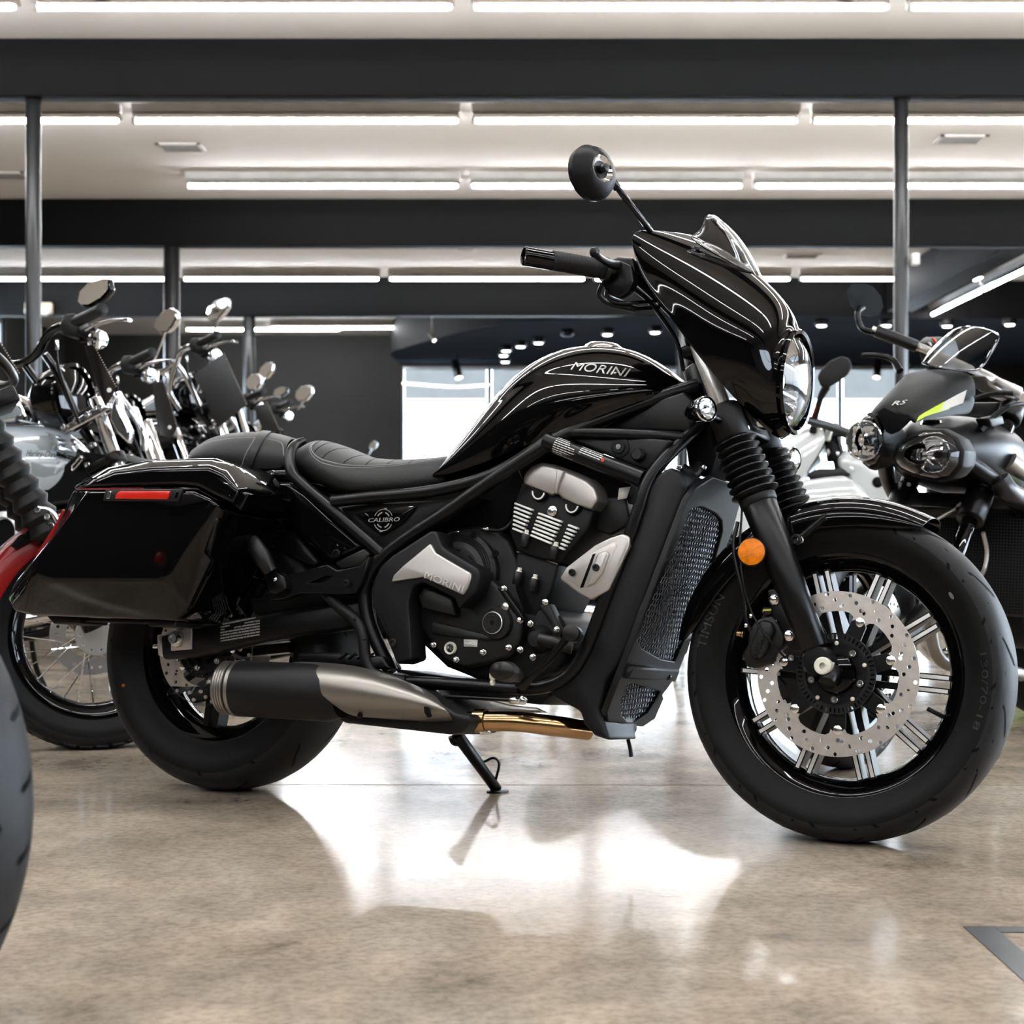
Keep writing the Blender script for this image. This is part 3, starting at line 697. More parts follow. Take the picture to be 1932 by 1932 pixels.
# ---- fork
ftop, fbot = B.L(1316, 645, .105), B.L(1541, 1235, .105); fd = fbot-ftop
def fk(t, s): p = ftop+fd*t; return Vector((p.x, p.y*s, p.z))
for s in (1, -1):
    fo = cyl('fork_leg', fk(.53, s), fk(.985, s), .0345, 'satin_black', BR, seg=28, r2=.0275)
    lathe('lower_lug', [(0,-.024),(.026,-.022),(.030,-.015),(.030,.02),(.024,.026),(0,.026)], fk(1.02, s), (0,1,0), 'satin_black', fo, seg=24)
    cyl('dust_collar', fk(.505, s), fk(.535, s), .037, 'matte_black', fo, seg=28)
    prof = [(0,0)]; n = 8; glen = fd.length*.185
    for k in range(n):
        rr_ = .0325+.006*k/n
        prof += [(rr_, glen*(k+.08)/n), (rr_+.010, glen*(k+.38)/n), (rr_+.0105, glen*(k+.55)/n), (rr_+.003, glen*(k+.92)/n)]
    prof += [(.036, glen), (0, glen)]
    lathe('fork_gaiter', prof, fk(.322, s), fd, 'satin_black', fo, seg=30, ang=25)
    cyl('clamp_sleeve', fk(.215, s), fk(.325, s), .034, 'matte_black', fo, seg=28)
    cyl('stanchion', fk(0, s), fk(.22, s), .0185, 'machined', fo, seg=28)
    cyl('stanchion_cap', fk(-.03, s), fk(.005, s), .024, 'satin_black', fo, seg=24)
c_ = (fk(.27, 1)+fk(.27, -1))/2
obox('lower_yoke', c_+Vector((-.008,0,0)), Vector(fd.normalized())*.024, (0,.105,0), fd.normalized().cross(Vector((0,1,0)))*.03, 'satin_black', BR, bev=.008)
c_ = (fk(.02, 1)+fk(.02, -1))/2
obox('upper_yoke', c_+Vector((-.01,0,0)), Vector(fd.normalized())*.014, (0,.115,0), fd.normalized().cross(Vector((0,1,0)))*.03, 'satin_black', BR, bev=.008)
for px, py in ((1408,808),(1413,822)): B.bolt('clamp_bolt', px, py, .075, .006, 'zinc', BR, 'socket', axis=(.8,-.5,0))
cyl('axle', FW+Vector((0,.12,0)), FW+Vector((0,-.100,0)), .011, 'steel', BR)
ax_ = B.L(1551, 1256, .138)
lathe('axle_cap', [(.006,-.01),(.006,.0),(.014,.0),(.0165,-.002),(.0165,-.03),(0,-.03)], ax_, (0,-1,0), 'ivory_cap', BR, seg=28)
cyl('axle_pinch', B.L(1560,1290,.125), B.L(1572,1262,.10), .017, 'satin_black', BR)
cyl('steering_head', (fk(.03,1)+fk(.03,-1))/2+Vector((-.045,0,-.01)), (fk(.27,1)+fk(.27,-1))/2+Vector((-.045,0,0)), .034, 'satin_black', BR)
# brake caliper
cb = B.pris('brake_caliper', [(1425,1170),(1452,1160),(1470,1168),(1483,1190),(1480,1215),(1462,1232),(1455,1250),(1420,1262),(1405,1256),(1400,1235),(1410,1215),(1412,1190)], .098, .058, 'plastic_black', bev=.006)
B.pris('caliper_cover', [(1432,1168),(1453,1172),(1460,1188),(1452,1206),(1446,1228),(1432,1245),(1414,1240),(1411,1222),(1424,1196)], .122, .097, 'plastic_black', cb, bev=.007)
t = B.text('caliper_print', 'J.JUAN', (1425,1238), (1446,1192), .1225, .012, 'satin_black', cb, up=(-.9,0,.35), depth=.002)
B.pris('caliper_bracket', [(1446,1112),(1472,1108),(1496,1160),(1512,1205),(1522,1225),(1490,1228),(1470,1195),(1455,1165)], .098, .075, 'satin_black', cb, bev=.005)
B.bolt('caliper_bolt', 1461, 1131, .100, .0085, 'zinc', cb, h=.01); B.bolt('caliper_bolt', 1489, 1199, .100, .0085, 'zinc', cb, h=.01)
B.bolt('bleed_nipple', 1467, 1172, .100, .004, 'zinc', cb, 'dome', h=.012); B.bolt('banjo_bolt', 1403, 1197, .112, .006, 'header_bronze', cb, axis=(-1,0,.1), h=.014)
B.bolt('sensor_bolt', 1494, 1241, .104, .0065, 'zinc', cb, 'socket')
B.pris('yellow_mark', [(1439,1150),(1455,1149),(1455,1153),(1439,1153)], .0995, .099, 'yellow_mark', cb, bev=0)
B.pris('caliper_lug', [(1438,1146),(1457,1145),(1456,1160),(1440,1164)], .099, .07, 'plastic_black', cb, bev=.004)
B.tub('brake_hose', [(1392,985,.12),(1384,1030,.13),(1392,1080,.135),(1402,1120,.135),(1406,1160,.13),(1416,1190,.115)], .0042, 'satin_black', seg=8)
B.tub('sensor_cable', [(1400,960,.12),(1396,1040,.14),(1404,1110,.14),(1420,1160,.125),(1450,1205,.125),(1482,1242,.105)], .0022, 'satin_black', seg=6)
for px, py in ((1407,1180),(1416,1162)): B.bolt('hose_clip', px, py, .13, .005, 'zinc', BR, 'dome', axis=(-.5,-.8,0))
# amber reflector on the fork
rc = B.L(1418, 1041, .142); ax = Vector((.12,-1,.05))
rf = lathe('side_reflector', [(0,-.012),(.0275,-.012),(.0285,-.004),(.0275,0),(0,0)], rc, ax, 'matte_black', BR, seg=36)
lathe('amber_lens', [(0,0),(.0262,0),(.0258,.002),(.018,.0038),(0,.0045)], rc+ax.normalized()*.0002, ax, 'amber_lens', rf, seg=36)
x_, y_, a_ = basis(ax)
for q in (.6, -.75):
    d_ = x_*math.cos(q)+y_*math.sin(q); e_ = a_.cross(d_)
    obox('lens_rib', rc+a_*.0042, d_*.023, e_*.0012, a_*.0006, 'amber_lens', rf)
cyl('reflector_stalk', rc+Vector((0,.012,0)), fk(.66,1), .008, 'matte_black', rf)

# ---- front fender
def fender(name, c, R, a0, a1, sect, parent, m, n=16, tipf=.25, thick=.003):
    rows = []
    for k in range(n+1):
        t = k/n; a = a0+(a1-a0)*t; f = 1.0
        e = min(t, 1-t)/tipf
        f = 1.0 if e >= 1 else math.sqrt(max(0.02, 1-(1-e)**2))
        row = []
        for h, dr in sect:
            dd = dr if dr > 0 else dr*f
            row.append(Vector(c)+Vector(((R+dd)*math.cos(a), h*(0.80+.20*f), (R+dd)*math.sin(a))))
        rows.append(row)
    return patch(name, rows, m, parent, thick=thick)
sec = [(-.082,-.046),(-.083,-.02),(-.078,.004),(-.058,.017),(-.03,.022),(0,.0235),(.03,.022),(.058,.017),(.078,.004),(.083,-.02),(.082,-.046)]
ff = fender('front_fender', FW, FWR+.004, math.radians(61), math.radians(171), sec, BR, 'gloss_black', tipf=.35)
for s in (1, -1):
    p = fk(.66, s); tube('fender_bracket', [p, Vector((p.x+.03, p.y*.85, p.z+.005)), Vector((FW.x-.03, s*-.083, FW.z+.300))], .0075, 'satin_black', ff, seg=10)
B.bolt('fender_bolt', 1503, 1018, .093, .011, 'satin_black', ff, 'socket'); B.bolt('fender_bolt', 1511, 1019, .092, .007, 'zinc', ff, 'socket')

# ---- headlamp fairing
lt, lb = B.L(1506, 624, 0), B.L(1489, 818, 0); lc = (lt+lb)/2; lr = (lt-lb).length/2; lup = (lt-lb).normalized(); lfw = Vector((0,1,0)).cross(lup); lfw = -lfw if lfw.x < 0 else lfw
def ring(r, d, n=7): return [lc+lfw*d+lup*(r*math.cos(PI*k/(n-1)))+Vector((0,-1,0))*(r*math.sin(PI*k/(n-1))) for k in range(n)]
rows = [[(1318,441,0),(1278,437,.10),(1230,430,.19),(1192,432,.262),(1189,452,.271),(1199,490,.269),(1216,534,.262)],
        [(1372,463,0),(1342,468,.09),(1300,472,.168),(1256,480,.225),(1243,510,.242),(1246,548,.243),(1260,592,.236)],
        [(1432,508,0),(1410,520,.08),(1375,532,.148),(1335,548,.192),(1312,582,.209),(1306,628,.208),(1316,672,.198)],
        [(1486,562,0),(1470,578,.07),(1444,596,.125),(1412,622,.160),(1386,664,.173),(1376,712,.170),(1384,754,.152)],
        [(1516,603,0),(1506,616,.058),(1485,640,.10),(1460,682,.127),(1440,735,.131),(1428,785,.116),(1438,820,.07)]]
g = [[B.L(*p) for p in r] for r in rows]
g[-1] = [a*.6+b*.4 for a, b in zip(g[-1], ring(lr*1.18, -.045))]
g += [ring(lr*1.06, -.008), ring(lr*1.01, .004), ring(lr*.97, .004), ring(lr*.93, -.018)]
for r in g: r[0].y = 0
for r in g[-5:]: r[-1].y = 0
g[4][-1] = B.L(1470, 838, 0)
fg = [[Vector((p.x, -p.y, p.z)) for p in reversed(r[1:])]+list(r) for r in g]
fa = patch('headlamp_fairing', fg, 'gloss_black', BR, thick=.004, sub=3)
# lamp
lamp = lathe('headlamp', [(0,-.075),(lr*.45,-.07),(lr*.75,-.045),(lr*.93,-.012),(lr*.95,-.012),(lr*.95,-.085),(0,-.09)], lc, lfw, 'lamp_mirror', fa, seg=48)
lathe('lamp_lens', [(0,.030),(lr*.35,.027),(lr*.65,.017),(lr*.88,.002),(lr*.90,-.008),(lr*.86,-.006),(lr*.62,.012),(lr*.33,.021),(0,.024)], lc, lfw, 'clear_lens', fa, seg=48)
lathe('lamp_bezel', [(lr*.90,-.012),(lr*.97,-.012),(lr*1.02,.006),(lr*1.0,.012),(lr*.93,.010)], lc, lfw, 'gloss_black', fa, seg=48, closed=True)
lathe('bulb_shield', [(0,-.02),(.016,-.022),(.02,-.04),(.02,-.065),(0,-.065)], lc, lfw, 'chrome', fa, seg=20)
for s in (-1, 1): obox('lamp_divider', lc+lfw*-.03+lup*s*.028, lfw*.022, (0,lr*.72,0), lup*.0025, 'lamp_mirror', fa)
# small screen
rows = [[(1452,540,0),(1405,512,.075),(1352,482,.13),(1288,444,.172)],
        [(1412,470,0),(1386,458,.06),(1355,450,.10),(1318,437,.14)],
        [(1384,432,0),(1370,426,.045),(1350,424,.072),(1326,424,.095)],
        [(1350,405,0),(1346,403,.020),(1339,402,.042),(1331,404,.060)]]
patch('wind_screen', half(B, rows), 'clear_screen', BR, thick=.004, sub=2)

# ---- mirror, grip, controls
mc = B.L(1121, 325, .40); mb = Vector((.93, -.36, .10)).normalized()
mi = lathe('mirror', [(0,-.022),(.046,-.022),(.053,-.017),(.055,-.004),(.047,.012),(.030,.022),(.026,.023),(.022,.019),(.020,.018),(0,.014)], mc, mb, 'dull_black', BR, seg=40)
lathe('mirror_glass', [(0,-.0225),(.0465,-.0225),(.0465,-.0235),(0,-.0235)], mc, mb, 'mirror_face', mi, seg=40)
lathe('mirror_boss', [(.012,.015),(.020,.0185),(.025,.0235),(.0275,.0232),(.0275,.020),(.012,.012)], mc, mb, 'chrome', mi, seg=32, closed=True)
st = [B.L(1136,318,.375), B.L(1166,356,.345), B.L(1223,430,.272)]
cyl('mirror_stem', st[0], st[1], .0085, 'satin_black', mi, seg=14); cyl('mirror_stem', st[1]+(st[1]-st[2])*.02, st[2]+(st[2]-st[1])*.10, .0062, 'gloss_black', mi, seg=14)
cyl('ball_joint', mc+mb*.012, mc+mb*.034, .008, 'satin_black', mi, seg=14)
hb = tube('handlebar', [B.L(1035,489,.37), B.L(1135,507,.285), B.L(1190,520,.235), B.L(1240,560,.16), (fk(.0,1)+fk(.0,-1))/2+Vector((-.02,-.05,.02)), (fk(.0,1)+fk(.0,-1))/2+Vector((-.02,0,.02))], .011, 'satin_black', BR, seg=14)
g0, g1, g2 = B.L(988,483,.405), B.L(1040,491,.365), B.L(1138,509,.285); gd = (g2-g0).normalized()
lathe('bar_end', [(.009,.03),(.009,0),(.0165,-.0005),(.0185,.002),(.0185,(g1-g0).length),(0,(g1-g0).length)], g0, gd, 'gloss_black', hb, seg=28)
gl = (g2-g1).length; pr = [(0,0),(.0185,0)]
for k in range(14): pr += [(.0195, gl*(k+.15)/14), (.0195, gl*(k+.8)/14), (.0188, gl*(k+.9)/14)]
lathe('grip', pr+[(.0195,gl),(.024,gl),(.024,gl+.008),(0,gl+.008)], g1, gd, 'matte_black', hb, seg=28)
B.pris('switch_housing', [(1136,508),(1150,494),(1172,492),(1190,500),(1194,530),(1182,552),(1166,562),(1148,556),(1134,535)], .272, .240, 'satin_black', hb, bev=.004)
B.pris('brake_reservoir', [(1150,490),(1165,484),(1196,486),(1198,512),(1180,518),(1156,508)], .262, .21, 'satin_black', hb, bev=.006)
B.tub('brake_lever', [(1122,477,.43),(1130,486,.40),(1143,494,.35),(1158,499,.29),(1175,503,.25)], [.0075,.007,.0075,.0085,.011], 'satin_black', hb, seg=12)
p = B.L(1122, 476, .435); lathe('lever_tip', [(0,-.010),(.007,-.008),(.0105,0),(.007,.008),(0,.010)], p, (0,1,0), 'satin_black', hb, seg=18)
B.tub('throttle_cable', [(1136,536,.28),(1130,556,.27),(1150,574,.255),(1190,582,.22),(1244,580,.17)], .0045, 'satin_black', hb, seg=8)
B.tub('throttle_cable', [(1145,545,.275),(1146,562,.265),(1170,572,.25),(1210,570,.22),(1244,568,.17)], .004, 'gloss_black', hb, seg=8)
B.tub('clutch_cable', [(1180,530,.24),(1200,548,.22),(1230,575,.19),(1275,640,.12),(1290,700,.10)], .0045, 'satin_black', hb, seg=8)
cyl('cable_adjuster', B.L(1155,574,.25), B.L(1200,583,.22), .0068, 'satin_black', hb)
B.pris('instrument_pod', [(1205,500),(1290,470),(1310,500),(1250,560),(1215,545)], .10, -.10, 'plastic_black', bev=.01)
# turn signals
def signal(px, py, v, s):
    c = B.L(px, py, v); ax = Vector((.80, -.55*1, .06)).normalized() if s > 0 else Vector((.92,-.30,.02)).normalized()
    o = lathe('turn_signal', [(0,-.060),(.008,-.058),(.018,-.042),(.0235,-.018),(.025,0),(.023,.002),(0,.002)], c, ax, 'gloss_black', BR, seg=32)
    lathe('signal_lens', [(0,.010),(.012,.009),(.020,.006),(.0235,.001),(.0235,-.003),(.0215,-.002),(0,.0025)], c, ax, 'clear_lens', o, seg=32)
    lathe('signal_reflector', [(0,.0024),(.006,.0035),(.010,.0022),(.015,.0035),(.021,.0025),(.021,.0021),(0,.0021)], c, ax, 'lamp_mirror', o, seg=28)
    lathe('signal_bezel', [(.0225,.0),(.0245,.0),(.0255,.005),(.0235,.0065)], c, ax, 'chrome', o, seg=32, closed=True)
    cyl('signal_stalk', c-ax*.03, fk(.27, s)+Vector((0, -.02*s, 0)), .008, 'satin_black', o)
signal(1330, 772, .20, 1); signal(1495, 866, -.19, -1)

# ---- fuel tank
rows = [[(842,866,0),(836,872,.045),(829,880,.075),(824,886,.09),(820,890,.098),(816,895,.10),(815,903,.095)],
        [(905,781,0),(900,790,.055),(893,803,.088),(886,820,.103),(880,836,.114),(872,862,.12),(868,888,.11)],
        [(964,706,0),(957,717,.065),(948,734,.10),(944,750,.110),(938,768,.124),(928,812,.14),(926,868,.125)],
        [(1038,656,0),(1028,668,.075),(1012,691,.116),(1008,708,.118),(1004,722,.146),(996,772,.158),(996,838,.14)],
        [(1120,641,0),(1110,653,.078),(1094,684,.122),(1090,708,.122),(1086,722,.150),(1078,762,.160),(1078,806,.14)],
        [(1200,652,0),(1191,665,.07),(1178,692,.108),(1174,714,.108),(1170,726,.130),(1166,746,.138),(1164,771,.125)],
        [(1256,689,0),(1250,697,.05),(1243,710,.078),(1240,720,.084),(1238,727,.094),(1236,736,.098),(1234,748,.095)],
        [(1288,718,0),(1287,720,.025),(1285,724,.04),(1283,727,.045),(1282,730,.05),(1280,734,.055),(1278,740,.055)]]
tank = patch('fuel_tank', half(B, rows), 'gloss_black', BR, sub=3)
cp = B.L(1140, 640, 0)
lathe('fuel_cap', [(0,.012),(.030,.010),(.040,.004),(.046,-.008),(.046,-.03),(0,-.03)], cp+Vector((0,0,-.020)), (.06,0,1), 'chrome', tank, seg=36)
t = B.text('tank_lettering', 'MORINI', (1064,685), (1168,696), .15, .0265, 'machined', tank, up=(-.05,.0,1), depth=.0004, shear=.2); shrink(t, tank, .0012, 'PROJECT')

# ---- seats
rows = [[(563,845,0),(560,848,.06),(558,856,.10),(557,868,.115),(563,884,.115),(575,895,.09)],
        [(598,823,0),(592,827,.07),(585,838,.122),(578,866,.148),(588,900,.142),(600,912,.10)],
        [(640,835,0),(631,841,.085),(622,858,.140),(614,888,.165),(624,922,.155),(640,932,.11)],
        [(690,861,0),(679,865,.09),(666,876,.148),(656,904,.170),(664,934,.158),(680,940,.11)],
        [(750,866,0),(741,869,.08),(730,877,.132),(724,904,.150),(728,930,.140),(740,936,.10)],
        [(810,863,0),(801,866,.06),(791,872,.098),(786,898,.118),(788,922,.110),(800,928,.08)],
        [(856,857,0),(848,860,.045),(840,866,.075),(836,888,.088),(838,910,.085),(845,915,.06)]]
seat = patch('rider_seat', half(B, rows), 'seat_vinyl', BR, sub=3)
def seam(F, parent, target, pts, r=.0013, m='seat_thread', off=.0002):
    o = tube('stitching', [F.L(*p) for p in pts], r, m, parent, seg=6, n=8); return shrink(o, target, off)
seam(B, seat, seat, [(592,828,.075),(585,842,.118),(597,860,.14),(620,872,.145),(659,876,.146),(736,871,.118),(800,866,.075),(835,862,.06)])
seam(B, seat, seat, [(589,829,.085),(581,843,.124),(593,863,.146),(618,877,.150),(659,881,.151),(736,876,.124),(800,871,.082)], r=.0009)
for a, b, c in (((612,825,.0),(600,838,.07),(590,842,.11)), ((634,833,.0),(612,844,.08),(594,856,.13)), ((660,846,0),(632,856,.09),(610,868,.14)), ((692,862,.0),(670,866,.09),(648,874,.145)), ((722,865,.0),(704,868,.08),(690,874,.135)), ((758,866,0),(744,868,.07),(728,872,.125)), ((795,864,0),(784,866,.06),(770,870,.105))):
    seam(B, seat, seat, [a, b, c], r=.0016, m='deep_black')
rows = [[(364,846,0),(360,851,.06),(356,859,.095),(354,867,.11),(362,875,.105)],
        [(402,818,0),(394,824,.075),(385,836,.122),(380,856,.142),(386,876,.13)],
        [(460,811,0),(450,816,.082),(440,828,.130),(434,855,.150),(440,882,.138)],
        [(520,812,0),(508,816,.08),(498,827,.124),(492,854,.145),(494,884,.132)],
        [(555,826,0),(547,830,.068),(541,839,.108),(537,861,.124),(538,885,.115)]]
ps = patch('passenger_seat', half(B, rows), 'seat_vinyl', BR, sub=3)
seam(B, ps, ps, [(372,842,.085),(400,826,.11),(450,822,.115),(505,822,.11),(530,832,.105),(536,860,.12)])
for s in (0, 14):
    seam(B, ps, ps, [(512-s,811,0),(503-s,816,.082),(488-s,828,.133),(475-s,852,.15),(468-s,880,.142)])
strip_rows = [[B.L(x0_, y0_, v_), B.L(x0_-16, y0_+1, v_+.001)] for x0_, y0_, v_ in ((516,808,0),(507,813,.083),(493,827,.138),(480,852,.156),(473,884,.146))]
gs = patch('grab_strap', strip_rows, 'seat_vinyl', ps, sub=3); shrink(gs, ps, .004); gsm = gs.modifiers.new('solid', 'SOLIDIFY'); gsm.thickness = .004; gsm.offset = -1

# ---- frame tubes
fr = B.tub('frame_tube', [(1318,728,.045),(1240,752,.075),(1140,790,.11),(1040,834,.135),(930,905,.150),(840,968,.155),(770,1014,.155),(722,1052,.155),(697,1088,.155),(689,1130,.155),(700,1185,.155),(738,1268,.155)], .0155, 'satin_black', seg=16)
B.tub('seat_rail', [(1040,826,.135),(960,880,.145),(890,910,.150),(800,929,.152),(700,938,.155),(628,946,.160)], .0135, 'satin_black', fr, seg=14)
B.tub('rear_loop', [(574,830,.085),(560,836,.105),(552,845,.125),(547,862,.142),(549,884,.155),(562,906,.160),(630,965,.160),(722,1046,.156)], [.007,.009,.011,.0125,.0135,.0135,.0135,.0135], 'satin_black', fr, seg=14)
B.tub('head_brace', [(1030,832,.138),(1120,868,.140),(1214,904,.140)], .0185, 'satin_black', fr, seg=16)
B.tub('upper_brace', [(1062,816,.130),(1180,819,.125),(1288,826,.09)], .012, 'satin_black', fr, seg=12)
B.tub('down_tube', [(1322,800,.05),(1285,835,.09),(1250,870,.125),(1222,910,.145),(1205,962,.150),(1185,1020,.150),(1140,1135,.150),(1112,1210,.150),(1084,1262,.150),(1045,1290,.150),(990,1299,.150),(880,1292,.150),(760,1287,.150)], .0138, 'satin_black', fr, seg=14)
# warning labels printed on the head brace, in rows of fine print
la, lb_ = B.L(1052,838,.1595), B.L(1141,874,.1605); dirx = (lb_-la)
o_ = bpy.data.meshes.new('warning_label'); bm = bmesh.new()
for blk, (t0, t1) in enumerate(((0,.47),(.52,1.0))):
    for k in range(9):
        ang = math.radians(-58+k*14.5)
        e = t1-(.02*(k % 3)) - (.16 if (blk == 0 and k > 5) else 0)
        for sgm in range(6):
            a = t0+(e-t0)*sgm/6; b2 = t0+(e-t0)*(sgm+.86)/6
            pa = [B.L(1030,832,.138)*(1-tt)+B.L(1214,904,.140)*tt for tt in (.12+.49*a, .12+.49*b2)]
            dr = (pa[1]-pa[0]).normalized(); up = Vector((0,-1,0)).cross(dr).normalized()*-1
            up = up if up.z > 0 else -up
            nn = Vector((0,-1,0)); q = (nn*math.cos(ang)+up*math.sin(ang)); tt_ = (-nn*math.sin(ang)+up*math.cos(ang))
            vs = [bm.verts.new(pp+q*.0191+tt_*h_) for pp, h_ in ((pa[0],-.0009),(pa[1],-.0009),(pa[1],.0009),(pa[0],.0009))]; bm.faces.new(vs)
bm.to_mesh(o_); bm.free(); tag(link('warning_label', o_, 'print_white', fr, smooth=False), kind='stuff')
B.bolt('label_mark', 1137, 868, .1605, .004, 'print_red', fr, 'dome', h=.001)

# ---- panels under the tank
B.pris('head_panel', [(1085,806),(1290,738),(1312,760),(1300,815),(1200,812)], .085, .03, 'plastic_black', bev=.006)
ip = B.pris('ignition_panel', [(1058,822),(1085,814),(1268,830),(1225,888),(1205,884)], .125, .06, 'plastic_black', bev=.006)
kc = B.L(1170, 844, .126)
lathe('key_lock', [(0,.004),(.006,.004),(.0062,.008),(.012,.008),(.012,.003),(.020,.002),(.020,-.002),(0,-.002)], kc, (0,-1,0), 'matte_black', ip, seg=28)
lathe('key_face', [(0,.010),(.0055,.010),(.006,.008),(.006,.003),(0,.003)], kc, (0,-1,0), 'zinc', ip, seg=16)
kn = B.L(1206, 859, .126)
lathe('knurled_knob', [(0,.016),(.010,.016),(.0125,.013),(.0145,.0),(0,0)], kn, (0,-1,0), 'plastic_black', ip, seg=14)
tp = B.pris('side_badge_panel', [(640,958),(660,950),(800,944),(905,938),(880,950),(728,1042),(714,1040)], .135, .06, 'plastic_black', bev=.006)
bp = B.pris('badge_plate', [(664,969),(780,953),(784,957),(760,985),(728,1006),(720,1009),(712,1006)], .142, .13, 'gloss_black', tp, bev=.002)
B.text('badge_lettering', 'CALIBRO', (694,982), (753,980), .1428, .0125, 'print_grey', bp, depth=.001, shear=.2)
bc = B.L(723, 981, .1424)
for r_in, r_out, arcs in ((.0225,.0240,((.42,2.72),(3.56,5.86))), (.0150,.0175,((.5,1.3),(1.8,2.6),(3.7,4.5),(5.0,5.8)))):
    for a0, a1 in arcs:
        lp = [(r_out*math.cos(a0+(a1-a0)*k/14), r_out*math.sin(a0+(a1-a0)*k/14)) for k in range(15)]+[(r_in*math.cos(a1-(a1-a0)*k/14), r_in*math.sin(a1-(a1-a0)*k/14)) for k in range(15)]
        o = link('badge_ring', plate_mesh('badge_ring', [lp], .0006), 'print_grey', bp, smooth=False); place(o, bc, (1,0,0), (0,0,1))
for s in (-1, 1): obox('badge_tick', bc+Vector((s*.004*1,0,s*.0245)), (.0035,0,0), (0,.0003,0), (0,0,.0012), 'print_grey', bp)
# rear side cover
sc = B.pris('rear_side_cover', [(497,917),(521,908),(546,910),(575,930),(620,973),(685,1031),(630,1059),(620,1056),(580,1026),(553,1001),(540,965),(532,945),(520,932)], .150, .08, 'gloss_black', bev=.010, seg=3)
B.bolt('cover_screw', 635, 1045, .152, .010, 'satin_black', sc, 'socket', h=.004)
B.pris('cover_pad', [(629,1062),(686,1034),(699,1045),(679,1070),(643,1075)], .165, .10, 'plastic_black', sc, bev=.005)
B.pris('tail_cover', [(425,868),(470,884),(545,884),(552,905),(500,906),(470,922),(440,915)], .125, -.125, 'gloss_black', bev=.008)
B.bolt('tail_screw', 515, 892, .126, .006, 'chrome', BR, 'socket', h=.003)
# passenger footrest
pts = [(528,1090),(553,1085),(617,1068),(636,1079),(680,1070),(692,1058),(684,1090),(671,1117),(650,1119),(563,1118),(538,1128),(512,1131),(506,1120),(534,1106)]
hole = [(566,1102),(615,1084),(636,1085),(608,1103)]
P0 = B.L(528, 1090, .185); lp = []
for ring_ in (pts, hole):
    q = B.Ls(ring_, .185); lp.append([(p.x-P0.x, p.z-P0.z) for p in q])
fb = link('footrest_bracket', plate_mesh('footrest_bracket', lp, .018, .003), 'satin_black', BR, smooth=False); place(fb, P0+Vector((0,.01,0)), (1,0,0), (0,0,1))
fbc = empty  # (names only)
o = B.tub('passenger_peg', [(473,1012,.235),(482,1030,.237),(497,1056,.232),(510,1078,.222)], [.012,.0185,.0195,.015], 'plastic_black', seg=14)
B.pris('peg_clevis', [(504,1085),(520,1078),(536,1090),(538,1112),(522,1122),(508,1118),(500,1100)], .212, .175, 'satin_black', o, bev=.005)
B.bolt('peg_pin', 519, 1093, .2125, .005, 'zinc', o, 'dome')
B.bolt('bracket_bolt', 655, 1100, .196, .0075, 'matte_black', BR, 'socket')
# dark inner structure that fills the middle of the machine
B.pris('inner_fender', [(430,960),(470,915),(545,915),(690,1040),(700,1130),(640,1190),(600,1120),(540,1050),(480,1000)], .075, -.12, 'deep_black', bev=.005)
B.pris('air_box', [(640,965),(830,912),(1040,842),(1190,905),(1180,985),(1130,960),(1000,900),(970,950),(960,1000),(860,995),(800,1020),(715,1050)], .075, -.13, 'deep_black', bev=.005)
sh = cyl('rear_shock', B.L(535,945,.125), B.L(462,1075,.125), .031, 'matte_black', BR, r2=.024)
coil = [B.L(528,958,.125)*(1-k/60)+B.L(478,1046,.125)*(k/60)+Vector((.034*math.cos(k*.9), .034*math.sin(k*.9), 0)) for k in range(61)]
tube('shock_spring', coil, .0045, 'satin_black', sh, seg=8, n=2)
fender('rear_fender', RW, .335, math.radians(35), math.radians(150), [(-.105,-.05),(-.105,.0),(-.09,.02),(-.05,.03),(0,.032),(.05,.03),(.09,.02),(.105,.0),(.105,-.05)], BR, 'satin_black', n=12)
# ---- saddlebags
def loft(name, rings, m, parent, bev=.006, cap=True, seg=3, angle=25):
    n = len(rings[0]); vs = [p for r in rings for p in r]; fs = []
    for i in range(len(rings)-1):
        for j in range(n): fs.append((i*n+j, i*n+(j+1) % n, (i+1)*n+(j+1) % n, (i+1)*n+j))
    if cap: fs += [tuple(range(n)), tuple((len(rings)-1)*n+j for j in range(n))]
    return link(name, mesh(name, vs, fs), m, parent, bev=bev, seg=seg, angle=angle)
def atv(pts, v): return [Vector((p.x, -v, p.z)) for p in pts]
outer = B.Ls([(138,924),(94,1018),(24,1104),(14,1130),(24,1152),(60,1161),(332,1171),(358,1150),(404,1061),(449,968),(414,947),(372,923)], .335)
front = B.Ls([(170,924),(113,998),(71,1050),(65,1072),(77,1090),(102,1096),(298,1097),(325,1083),(360,1028),(412,950),(398,939),(366,924)], .395)
bag = loft('saddlebag', [atv(outer, .17), atv(outer, .30), outer, front], 'gloss_black', BR, bev=.009)
lid_o = B.Ls([(137,922),(160,903),(202,881),(280,868),(404,864),(436,879),(470,921),(467,937),(451,966),(414,945),(373,921.5),(329,919)], .335)
lid_f = B.Ls([(160,919),(182,904),(216,891),(290,883),(394,881),(421,894),(449,922),(447,932),(441,949),(412,937),(373,917),(329,915)], .397)
lid = loft('saddlebag_lid', [atv(lid_o, .17), atv(lid_o, .29), lid_o, lid_f], 'gloss_black', bag, bev=.008)
B.pris('lid_corner', [(424,936),(452,927),(468,930),(452,964)], .372, .34, 'gloss_black', bag, bev=.005)
rfr = B.pris('reflector_frame', [(193,945),(199,923),(345,922),(336,946)], .399, .392, 'plastic_black', bag, bev=.002)
B.pris('red_reflector', [(215,941),(219,931),(226,926),(321,926),(315,942)], .404, .397, 'red_lens', rfr, bev=.0025)
B.pris('frame_clip', [(199,941),(203,927),(210,926),(206,941)], .4005, .397, 'chrome', rfr, bev=.001)
